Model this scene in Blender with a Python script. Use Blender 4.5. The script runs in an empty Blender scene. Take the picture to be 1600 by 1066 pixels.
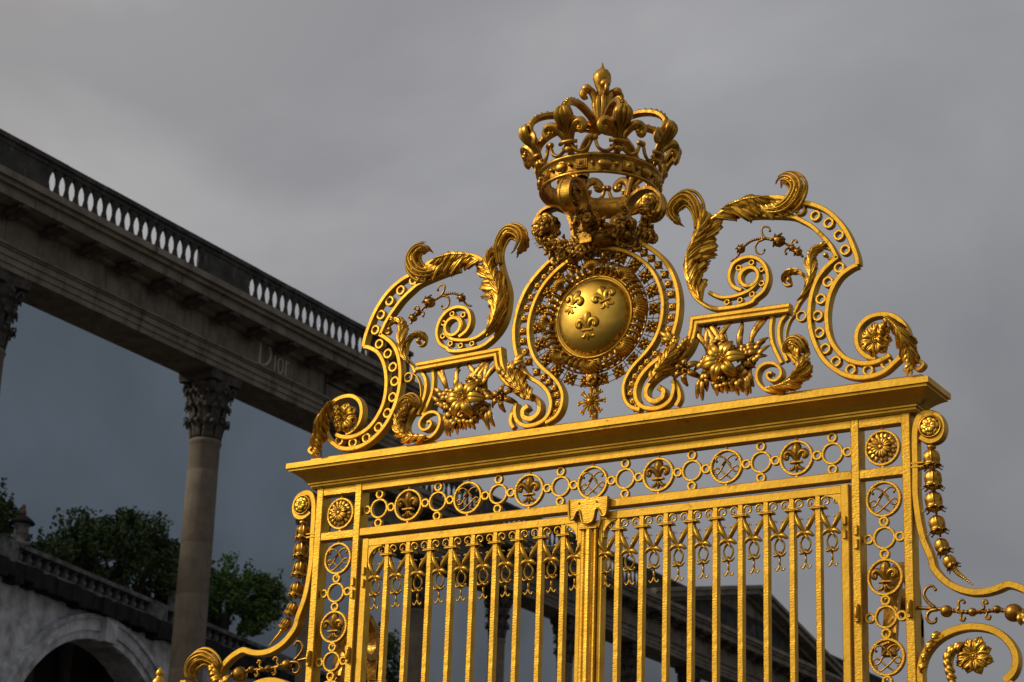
import bpy, math, random
from mathutils import Vector, Matrix
random.seed(7)
PI = math.pi
# ------------------------------------------------------------------ camera, world, sun, exposure
sc = bpy.context.scene
cam_d = bpy.data.cameras.new('camera'); cam = bpy.data.objects.new('camera', cam_d); sc.collection.objects.link(cam)
sc.camera = cam
cam_d.lens = 76.61; cam_d.sensor_width = 36; cam_d.sensor_fit = 'HORIZONTAL'
cam_d.clip_start = 0.5; cam_d.clip_end = 3000
R_ = Vector((0.85893317, 0.51094312, 0.03421888)); U_ = Vector((0.13864462, -0.29635773, 0.94496019)); F_ = Vector((-0.49296194, 0.80691339, 0.325391))
cam.matrix_world = Matrix(((R_.x, U_.x, -F_.x, 7.81455), (R_.y, U_.y, -F_.y, -14.05033), (R_.z, U_.z, -F_.z, 1.62423), (0, 0, 0, 1)))
cam_d.dof.use_dof = True; cam_d.dof.focus_distance = 17.4; cam_d.dof.aperture_fstop = 4.0
SUN_AZ = Vector((-0.80, -0.62, 0)).normalized(); SUN_EL = math.radians(31)
SUN = Vector((SUN_AZ.x*math.cos(SUN_EL), SUN_AZ.y*math.cos(SUN_EL), math.sin(SUN_EL)))
sd = bpy.data.lights.new('sun', 'SUN'); sd.energy = 1.75; sd.angle = math.radians(3); sd.color = (1.0, 0.89, 0.72)
so = bpy.data.objects.new('sun', sd); sc.collection.objects.link(so)
so.rotation_euler = SUN.to_track_quat('Z', 'Y').to_euler()
w = bpy.data.worlds.new('World'); sc.world = w; w.use_nodes = True
nt = w.node_tree; N = nt.nodes; Lk = nt.links; N.clear()
def nd(t, **k):
    n = N.new(t)
    for a, b in k.items(): setattr(n, a, b)
    return n
wo = nd('ShaderNodeOutputWorld'); bg = nd('ShaderNodeBackground'); Lk.new(bg.outputs[0], wo.inputs[0])
bg.inputs['Strength'].default_value = 0.1
sky = nd('ShaderNodeTexSky', sky_type='NISHITA'); sky.sun_disc = False
sky.sun_elevation = SUN_EL; sky.sun_rotation = math.atan2(SUN.x, SUN.y); sky.air_density = 1.0; sky.dust_density = 2.0
tc = nd('ShaderNodeTexCoord')
mp = nd('ShaderNodeMapping'); mp.inputs['Scale'].default_value = (1.0, 1.0, 1.5); mp.inputs['Location'].default_value = (1.11, 3.9, -2.7); Lk.new(tc.outputs['Generated'], mp.inputs[0])
nz = nd('ShaderNodeTexNoise'); nz.inputs['Scale'].default_value = 4.2; nz.inputs['Detail'].default_value = 6; nz.inputs['Roughness'].default_value = 0.50; nz.inputs['Distortion'].default_value = 0.3
Lk.new(mp.outputs[0], nz.inputs[0])
cr = nd('ShaderNodeValToRGB'); Lk.new(nz.outputs[0], cr.inputs[0])
cr.color_ramp.elements[0].position = 0.34; cr.color_ramp.elements[0].color = (0.222, 0.222, 0.238, 1)
cr.color_ramp.elements[1].position = 0.62; cr.color_ramp.elements[1].color = (0.318, 0.317, 0.328, 1)
# brighter, warmer cloud where the low sun stands behind it
dt = nd('ShaderNodeVectorMath', operation='DOT_PRODUCT'); Lk.new(tc.outputs['Generated'], dt.inputs[0]); dt.inputs[1].default_value = SUN
mx0 = nd('ShaderNodeMath', operation='MAXIMUM'); Lk.new(dt.outputs['Value'], mx0.inputs[0]); mx0.inputs[1].default_value = 0
pw = nd('ShaderNodeMath', operation='POWER'); Lk.new(mx0.outputs[0], pw.inputs[0]); pw.inputs[1].default_value = 2.2
gl = nd('ShaderNodeMix', data_type='RGBA'); gl.inputs['A'].default_value = (1, 1, 1, 1); gl.inputs['B'].default_value = (4.4, 3.9, 3.0, 1)
Lk.new(pw.outputs[0], gl.inputs['Factor'])
# the cloud deck is thinner to the upper left and heavier to the right
d2 = nd('ShaderNodeVectorMath', operation='DOT_PRODUCT'); Lk.new(tc.outputs['Generated'], d2.inputs[0]); d2.inputs[1].default_value = (-0.47, 0.70, 0.54)
mr = nd('ShaderNodeMapRange'); Lk.new(d2.outputs['Value'], mr.inputs['Value'])
mr.inputs['From Min'].default_value = 0.93; mr.inputs['From Max'].default_value = 0.99; mr.inputs['To Min'].default_value = 8.5; mr.inputs['To Max'].default_value = 12.2
m1 = nd('ShaderNodeVectorMath', operation='MULTIPLY'); Lk.new(cr.outputs[0], m1.inputs[0]); Lk.new(gl.outputs['Result'], m1.inputs[1])
m2 = nd('ShaderNodeVectorMath', operation='SCALE'); Lk.new(m1.outputs[0], m2.inputs[0]); Lk.new(mr.outputs[0], m2.inputs['Scale'])
mix = nd('ShaderNodeMix', data_type='RGBA'); mix.inputs['Factor'].default_value = 0.95
Lk.new(sky.outputs[0], mix.inputs['A']); Lk.new(m2.outputs[0], mix.inputs['B']); Lk.new(mix.outputs['Result'], bg.inputs['Color'])
sc.view_settings.view_transform = 'Standard'; sc.view_settings.look = 'None'; sc.view_settings.exposure = 0; sc.view_settings.gamma = 1
sc.render.engine = 'CYCLES'

# ------------------------------------------------------------------ helpers
COL = sc.collection
class MB:
    def __init__(s): s.v = []; s.f = []; s.sm = []
    def add(s, vs, fs, smooth=True):
        b = len(s.v); s.v.extend([tuple(p) for p in vs]); s.f.extend([tuple(i+b for i in q) for q in fs]); s.sm.extend([smooth]*len(fs))
    def box(s, x0, x1, y0, y1, z0, z1, bev=0.0):
        if bev <= 0:
            vs = [(x, y, z) for z in (z0, z1) for x, y in ((x0, y0), (x1, y0), (x1, y1), (x0, y1))]
            s.add(vs, [(3, 2, 1, 0), (4, 5, 6, 7), (0, 1, 5, 4), (1, 2, 6, 5), (2, 3, 7, 6), (3, 0, 4, 7)], False); return
        # chamfer on the vertical (y) long edges: octagon prism along the longest axis
        b = bev
        L = [x1-x0, y1-y0, z1-z0]; ax = L.index(max(L))
        def oct(a0, a1, c0, c1): return [(a0+b, c0), (a1-b, c0), (a1, c0+b), (a1, c1-b), (a1-b, c1), (a0+b, c1), (a0, c1-b), (a0, c0+b)]
        if ax == 2: o = oct(x0, x1, y0, y1); A = [(p, q, z0) for p, q in o]; B = [(p, q, z1) for p, q in o]
        elif ax == 0: o = oct(y0, y1, z0, z1); A = [(x0, p, q) for p, q in o]; B = [(x1, p, q) for p, q in o]
        else: o = oct(z0, z1, x0, x1); A = [(q, y0, p) for p, q in o]; B = [(q, y1, p) for p, q in o]
        fs = [(i, (i+1) % 8, (i+1) % 8+8, i+8) for i in range(8)]+[tuple(range(7, -1, -1)), tuple(range(8, 16))]
        s.add(A+B, fs, False)
    def sweep(s, path, section, closed=False, smooth=False, taper=None):
        """path in the x,z plane; section = closed list of (offset, y)"""
        n = len(path); m = len(section); vs = []
        for i, p in enumerate(path):
            if closed: a = path[i-1]; c = path[(i+1) % n]
            else: a = path[max(i-1, 0)]; c = path[min(i+1, n-1)]
            def un(q, r):
                dx, dz = r[0]-q[0], r[1]-q[1]; l = math.hypot(dx, dz) or 1e-9; return dx/l, dz/l
            t1 = un(a, p) if a != p else un(p, c); t2 = un(p, c) if c != p else t1
            tx, tz = t1[0]+t2[0], t1[1]+t2[1]; l = math.hypot(tx, tz) or 1e-9; tx /= l; tz /= l
            k = 1/max(0.5, tx*t1[0]+tz*t1[1]); k *= (taper(i/(n-1)) if taper else 1)
            for o, y in section: vs.append((p[0]-tz*o*k, y, p[1]+tx*o*k))
        fs = []
        for i in range(n if closed else n-1):
            for j in range(m):
                a = i*m+j; b = i*m+(j+1) % m; c = ((i+1) % n)*m+(j+1) % m; d = ((i+1) % n)*m+j
                fs.append((a, b, c, d))
        if not closed: fs.append(tuple(range(m-1, -1, -1))); fs.append(tuple((n-1)*m+j for j in range(m)))
        s.add(vs, fs, smooth)
    def ribbon(s, path, wd, y0, y1, closed=False, bev=0.006, taper=None, sub=6):
        p = cr_spline(path, sub, closed) if sub else path
        h = wd/2; b = min(bev, h*0.6)
        s.sweep(p, [(-h, y1), (-h, y0+b), (-h+b, y0), (h-b, y0), (h, y0+b), (h, y1)], closed, False, taper)
    def tube(s, path, r, seg=8, caps=True, flat=1.0):
        """3-D path, radius number or list/func"""
        n = len(path); P = [Vector(p) for p in path]
        rf = (lambda t: r(t)) if callable(r) else ((lambda t: r) if not isinstance(r, (list, tuple)) else None)
        up = None; vs = []
        for i in range(n):
            T = (P[min(i+1, n-1)]-P[max(i-1, 0)]).normalized()
            if up is None: up = T.orthogonal().normalized() if abs(T.y) > .9 else Vector((0, -1, 0))
            B = T.cross(up)
            if B.length < 1e-5: up = T.orthogonal(); B = T.cross(up)
            B.normalize(); Nn = B.cross(T).normalized(); up = Nn
            rr = rf(i/(n-1)) if rf else r[i]
            for k in range(seg):
                a = 2*PI*k/seg; vs.append(P[i]+B*math.cos(a)*rr+Nn*math.sin(a)*rr*flat)
        fs = [(i*seg+k, i*seg+(k+1) % seg, (i+1)*seg+(k+1) % seg, (i+1)*seg+k) for i in range(n-1) for k in range(seg)]
        if caps: fs += [tuple(range(seg-1, -1, -1)), tuple((n-1)*seg+k for k in range(seg))]
        s.add(vs, fs)
    def strand(s, path, wd, th, nrm=(0, -1, 0)):
        """tapered ridged leaf lobe: wd, th functions of t"""
        n = len(path); P = [Vector(p) for p in path]; nr = Vector(nrm); vs = []
        sec = ((1, 0), (.62, .55), (.25, .62), (0, 1.0), (-.25, .62), (-.62, .55), (-1, 0), (0, -.45)); m = len(sec)
        for i in range(n):
            T = (P[min(i+1, n-1)]-P[max(i-1, 0)])
            if T.length < 1e-9: T = Vector((0, 0, 1))
            T.normalize(); B = T.cross(nr)
            if B.length < 1e-4: B = T.orthogonal()
            B.normalize(); Q = B.cross(T).normalized()
            if Q.dot(nr) < 0: Q = -Q
            t = i/(n-1); a = wd(t); c = th(t)
            for u, v in sec: vs.append(P[i]+B*u*a+Q*v*c)
        fs = [(i*m+k, i*m+(k+1) % m, (i+1)*m+(k+1) % m, (i+1)*m+k) for i in range(n-1) for k in range(m)]
        fs += [tuple(range(m-1, -1, -1)), tuple((n-1)*m+k for k in range(m))]
        s.add(vs, fs)
    def lathe(s, prof, c=(0, 0, 0), seg=20, ax='z', lob=0, amp=0.0, smooth=True):
        vs = []; n = len(prof)
        for r, h in prof:
            for k in range(seg):
                a = 2*PI*k/seg; q = r*(1+amp*math.cos(lob*a)) if lob else r
                x, y = q*math.cos(a), q*math.sin(a)
                if ax == 'z': p = (c[0]+x, c[1]+y, c[2]+h)
                elif ax == 'y': p = (c[0]+x, c[1]+h, c[2]+y)
                else: p = (c[0]+h, c[1]+x, c[2]+y)
                vs.append(p)
        fs = [(i*seg+k, i*seg+(k+1) % seg, (i+1)*seg+(k+1) % seg, (i+1)*seg+k) for i in range(n-1) for k in range(seg)]
        fs += [tuple(range(seg-1, -1, -1)), tuple((n-1)*seg+k for k in range(seg))]
        s.add(vs, fs, smooth)
    def ball(s, c, r, seg=10, sq=(1, 1, 1), lob=0, amp=0.0):
        n = max(5, seg//2+1)
        b = len(s.v)
        s.lathe([(max(r*math.sin(PI*i/(n-1)), r*0.02), -r*math.cos(PI*i/(n-1))) for i in range(n)], (0, 0, 0), seg, 'z', lob, amp)
        for i in range(b, len(s.v)):
            x, y, z = s.v[i]; s.v[i] = (c[0]+x*sq[0], c[1]+y*sq[1], c[2]+z*sq[2])
    def torus(s, c, R, r, seg=28, m=8, ax='y', flat=1.0, arc=None):
        vs = []
        for i in range(seg):
            a = 2*PI*i/seg
            for j in range(m):
                b = 2*PI*j/m; q = R+r*math.cos(b); h = r*math.sin(b)*flat
                x, y = q*math.cos(a), q*math.sin(a)
                vs.append((c[0]+x, c[1]+h, c[2]+y) if ax == 'y' else (c[0]+x, c[1]+y, c[2]+h))
        fs = [(i*m+j, i*m+(j+1) % m, ((i+1) % seg)*m+(j+1) % m, ((i+1) % seg)*m+j) for i in range(seg) for j in range(m)]
        s.add(vs, fs)
    def ring(s, x, z, Ro, Ri, y0, y1, seg=28):
        p = [(x+(Ro+Ri)/2*math.cos(2*PI*k/seg), z+(Ro+Ri)/2*math.sin(2*PI*k/seg)) for k in range(seg)]
        h = (Ro-Ri)/2; b = h*0.35
        s.sweep(p, [(-h, y1), (-h, y0+b), (-h+b, y0), (h-b, y0), (h, y0+b), (h, y1)], True, False)
    def prism(s, poly, y0, y1):
        n = len(poly); vs = [(x, y0, z) for x, z in poly]+[(x, y1, z) for x, z in poly]
        fs = [tuple(range(n)), tuple(range(2*n-1, n-1, -1))]+[(i, i+n, (i+1) % n+n, (i+1) % n) for i in range(n)]
        s.add(vs, fs, False)
    def sheet(s, spine, WL, WR, n, y=0.0, bulge=.03, slant=.16, tw=.012, droop=.02, ph=0.0):
        """scalloped, veined acanthus leaf along a spine (x,z); WL/WR half widths to the left/right of travel"""
        SP = cr_spline(spine, 6); NU = n*20; NV = 16; g = []
        for i in range(NU+1):
            u = i/NU; row = []
            env = math.sin(PI*min(1, .06+u*.94))**.55 if u > .5 else (.55+.45*min(1, u*2.2))
            for j in range(NV+1):
                v = j/NV*2-1; av = abs(v)
                uu = min(1.0, u*(1-slant)+slant*av**1.25); p, t = at(SP, uu)
                lob = abs(math.sin(PI*(n*u+ph)))
                W = (WR if v > 0 else WL)*env*(1-(1-lob**.5)*.58*av**2.5)*(1-.16*(1-abs(math.sin(PI*3*n*u+.6))**.6)*av**3)*(.92+.16*math.sin(9.1*n*u*.37+ph*5+v))
                W *= (1-max(0, u-.82)/.18*.75)
                off = -v*W if True else 0
                ve = math.cos(2*PI*(3*n*u+ph))*.16+(lob-.5)*.75
                h = bulge*(1-av**2)*.9+bulge*ve*av*(1.1-av*.4)+.012*math.exp(-(v/.10)**2)-droop*av**3*(1-lob*.7)
                row.append((p[0]-t[1]*off, y-h, p[1]+t[0]*off))
            g.append(row)
        A = [q for r in g for q in r]; B = [(q[0], q[1]+tw, q[2]) for q in A]; m = NV+1; o = len(A)
        fs = [(i*m+j, i*m+j+1, (i+1)*m+j+1, (i+1)*m+j) for i in range(NU) for j in range(NV)]
        fs += [((i+1)*m+j+o, (i+1)*m+j+1+o, i*m+j+1+o, i*m+j+o) for i in range(NU) for j in range(NV)]
        for i in range(NU): fs += [(i*m, (i+1)*m, (i+1)*m+o, i*m+o), ((i+1)*m-1, (i+1)*m-1+o, (i+2)*m-1+o, (i+2)*m-1)]
        for j in range(NV): fs += [(j+1, j, j+o, j+1+o), (NU*m+j, NU*m+j+1, NU*m+j+1+o, NU*m+j+o)]
        s.add(A+B, fs)
    def merge(s, o, M=None):
        b = len(s.v)
        s.v.extend([tuple(M @ Vector(p)) if M else p for p in o.v]); s.f.extend([tuple(i+b for i in q) for q in o.f]); s.sm.extend(o.sm)
    def mirrored(s):
        o = MB(); o.v = [(-x, y, z) for x, y, z in s.v]; o.f = [tuple(reversed(q)) for q in s.f]; o.sm = list(s.sm); return o
    def build(s, name, mat, parent=None, loc=None):
        me = bpy.data.meshes.new(name); me.from_pydata(s.v, [], s.f); me.update()
        me.polygons.foreach_set('use_smooth', s.sm); me.materials.append(mat)
        import bmesh
        bm = bmesh.new(); bm.from_mesh(me); bmesh.ops.recalc_face_normals(bm, faces=bm.faces); bm.to_mesh(me); bm.free()
        o = bpy.data.objects.new(name, me); COL.objects.link(o); o.parent = parent
        if loc: o.location = loc
        return o
def cr_spline(P, k=6, closed=False):
    out = []; n = len(P); D = len(P[0])
    for i in range(n if closed else n-1):
        p0 = P[i-1] if (i > 0 or closed) else P[0]; p1 = P[i]; p2 = P[(i+1) % n]; p3 = P[(i+2) % n] if (i+2 < n or closed) else P[-1]
        for j in range(k):
            t = j/k
            out.append(tuple(0.5*((2*p1[d])+(-p0[d]+p2[d])*t+(2*p0[d]-5*p1[d]+4*p2[d]-p3[d])*t*t+(-p0[d]+3*p1[d]-3*p2[d]+p3[d])*t**3) for d in range(D)))
    if not closed: out.append(tuple(P[-1]))
    return out
def at(P, u):
    """point and tangent on polyline by parameter 0..1 (arc length)"""
    L = [0]
    for a, b in zip(P, P[1:]): L.append(L[-1]+math.dist(a, b))
    t = u*L[-1]
    for i in range(len(P)-1):
        if t <= L[i+1]+1e-9:
            k = (t-L[i])/max(L[i+1]-L[i], 1e-9); a, b = P[i], P[i+1]; d = math.dist(a, b) or 1e-9
            return tuple(a[j]+(b[j]-a[j])*k for j in range(len(a))), tuple((b[j]-a[j])/d for j in range(len(a)))
    return P[-1], (0, 1)
def tag(o, label=None, cat=None, group=None, kind=None):
    for k, v in (('label', label), ('category', cat), ('group', group), ('kind', kind)):
        if v: o[k] = v
    return o
def empty(name, loc=(0, 0, 0), rz=0):
    o = bpy.data.objects.new(name, None); o.empty_display_size = .2; COL.objects.link(o); o.location = loc; o.rotation_euler = (0, 0, rz); return o
def dup(o, parent, loc=None, rot=None, scale=None):
    c = o.copy(); COL.objects.link(c); c.parent = parent
    if loc is not None: c.location = loc
    if rot is not None: c.rotation_euler = rot
    if scale is not None: c.scale = scale
    for ch in [q for q in bpy.data.objects if q.parent == o]: dup(ch, c)
    return c

# ------------------------------------------------------------------ materials
def mat(name, base, rough=.6, metal=0.0, noise=None, bump=None, base2=None, nscale=3.0, spec=0.5, stain=None, rv=0.0):
    m = bpy.data.materials.new(name); m.use_nodes = True; t = m.node_tree; p = t.nodes['Principled BSDF']
    p.inputs['Base Color'].default_value = (*base, 1); p.inputs['Roughness'].default_value = rough; p.inputs['Metallic'].default_value = metal
    p.inputs['Specular IOR Level'].default_value = spec
    co = t.nodes.new('ShaderNodeTexCoord')
    if base2:
        n = t.nodes.new('ShaderNodeTexNoise'); n.inputs['Scale'].default_value = nscale; n.inputs['Detail'].default_value = 8; n.inputs['Roughness'].default_value = .65
        t.links.new(co.outputs['Object'], n.inputs[0])
        r = t.nodes.new('ShaderNodeValToRGB'); r.color_ramp.elements[0].position = .36; r.color_ramp.elements[0].color = (*base2, 1)
        r.color_ramp.elements[1].position = .62; r.color_ramp.elements[1].color = (*base, 1)
        t.links.new(n.outputs[0], r.inputs[0]); t.links.new(r.outputs[0], p.inputs['Base Color'])
        if rv:
            q = t.nodes.new('ShaderNodeMapRange'); q.inputs['To Min'].default_value = rough+rv; q.inputs['To Max'].default_value = rough-rv; q.inputs['From Min'].default_value = .3; q.inputs['From Max'].default_value = .7
            t.links.new(n.outputs[0], q.inputs['Value']); t.links.new(q.outputs[0], p.inputs['Roughness'])
        for (sc_, lo, hi, col_, stv) in stain or []:
            mp2 = t.nodes.new('ShaderNodeMapping'); mp2.inputs['Scale'].default_value = stv; mp2.inputs['Location'].default_value = (sc_, 3.1, 7.7); t.links.new(co.outputs['Object'], mp2.inputs[0])
            n2 = t.nodes.new('ShaderNodeTexNoise'); n2.inputs['Scale'].default_value = sc_; n2.inputs['Detail'].default_value = 6; n2.inputs['Roughness'].default_value = .7; t.links.new(mp2.outputs[0], n2.inputs[0])
            r2 = t.nodes.new('ShaderNodeMapRange'); r2.inputs['From Min'].default_value = lo; r2.inputs['From Max'].default_value = hi; t.links.new(n2.outputs[0], r2.inputs['Value'])
            mx = t.nodes.new('ShaderNodeMix'); mx.data_type = 'RGBA'; mx.inputs['B'].default_value = (*col_, 1); t.links.new(r2.outputs[0], mx.inputs['Factor'])
            src = p.inputs['Base Color'].links[0].from_socket; t.links.new(src, mx.inputs['A']); t.links.new(mx.outputs['Result'], p.inputs['Base Color'])
    for k, (sc_, st, stretch) in enumerate(bump or []):
        mp_ = t.nodes.new('ShaderNodeMapping'); mp_.inputs['Scale'].default_value = stretch; t.links.new(co.outputs['Object'], mp_.inputs[0])
        n = t.nodes.new('ShaderNodeTexNoise'); n.inputs['Scale'].default_value = sc_; n.inputs['Detail'].default_value = 3
        t.links.new(mp_.outputs[0], n.inputs[0]); b = t.nodes.new('ShaderNodeBump'); b.inputs['Strength'].default_value = st; b.inputs['Distance'].default_value = .02
        t.links.new(n.outputs[0], b.inputs['Height'])
        if k: t.links.new(prev.outputs[0], b.inputs['Normal'])
        prev = b
    if bump: t.links.new(prev.outputs[0], p.inputs['Normal'])
    return m
GR = [(7, .60, .74, (.20, .095, .022), (1, 1, 1)), (60, .66, .72, (.22, .10, .03), (1, 1, 1))]
GILT = mat('smooth_gilt_iron', (0.71, 0.418, 0.050), .46, 1, bump=[(30, .07, (1, 1, 1)), (110, .05, (1, 1, 1))], base2=(0.60, 0.338, 0.038), nscale=5, stain=GR, rv=.07)
GOLD = mat('gold_leaf', (0.80, 0.468, 0.064), .40, 1, bump=[(22, .10, (1, 1, 1)), (80, .06, (1, 1, 1))], base2=(0.50, 0.27, 0.028), nscale=11, stain=[(16, .56, .70, (.17, .08, .02), (1, 1, 1))], rv=.08)
HAM = mat('hammered_gold', (0.72, 0.424, 0.050), .48, 1, bump=[(62, .20, (.6, .6, 1.6)), (170, .08, (1, 1, 1))], base2=(0.61, 0.345, 0.040), nscale=5, stain=GR, rv=.07)
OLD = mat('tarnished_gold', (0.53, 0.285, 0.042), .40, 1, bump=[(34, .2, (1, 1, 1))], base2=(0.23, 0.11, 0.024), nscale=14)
MIDG = mat('dulled_gold', (0.69, 0.385, 0.052), .38, 1, bump=[(26, .14, (1, 1, 1))], base2=(0.40, 0.20, 0.034), nscale=12, stain=[(20, .55, .68, (.15, .07, .02), (1, 1, 1))], rv=.08)
DOME = mat('burnished_gold', (0.68, 0.42, 0.072), .36, 1, bump=[(5, .12, (1, 1, 1)), (16, .06, (1, 1, 1))], base2=(0.47, 0.28, 0.036), nscale=5, stain=[(12, .60, .76, (.28, .14, .03), (1, 1, .5))], rv=.08)
RAIN = [(1.6, .52, .72, (.075, .068, .060), (1.6, 1.6, .22)), (9, .60, .72, (.30, .27, .22), (1, 1, .4))]
STONE = mat('weathered_limestone', (0.28, 0.242, 0.19), .9, 0, bump=[(6, .35, (1, 1, 1)), (40, .2, (1, 1, 1))], base2=(0.175, 0.15, 0.122), nscale=1.3, spec=.2, stain=RAIN)
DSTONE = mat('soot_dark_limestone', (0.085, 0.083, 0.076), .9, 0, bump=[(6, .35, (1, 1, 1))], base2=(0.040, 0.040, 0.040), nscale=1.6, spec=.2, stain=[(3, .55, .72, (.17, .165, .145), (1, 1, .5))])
SHAFT = mat('column_limestone', (0.21, 0.175, 0.135), .88, 0, bump=[(8, .25, (1, 1, 1)), (40, .15, (1, 1, 1))], base2=(0.15, 0.127, 0.102), nscale=2.2, spec=.2, stain=[(3, .55, .75, (.11, .095, .08), (2, 2, .25))])
CAPM = mat('carved_limestone', (0.11, 0.097, 0.082), .9, 0, bump=[(22, .5, (1, 1, 1))], base2=(0.055, 0.05, 0.045), nscale=5, spec=.2)
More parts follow.
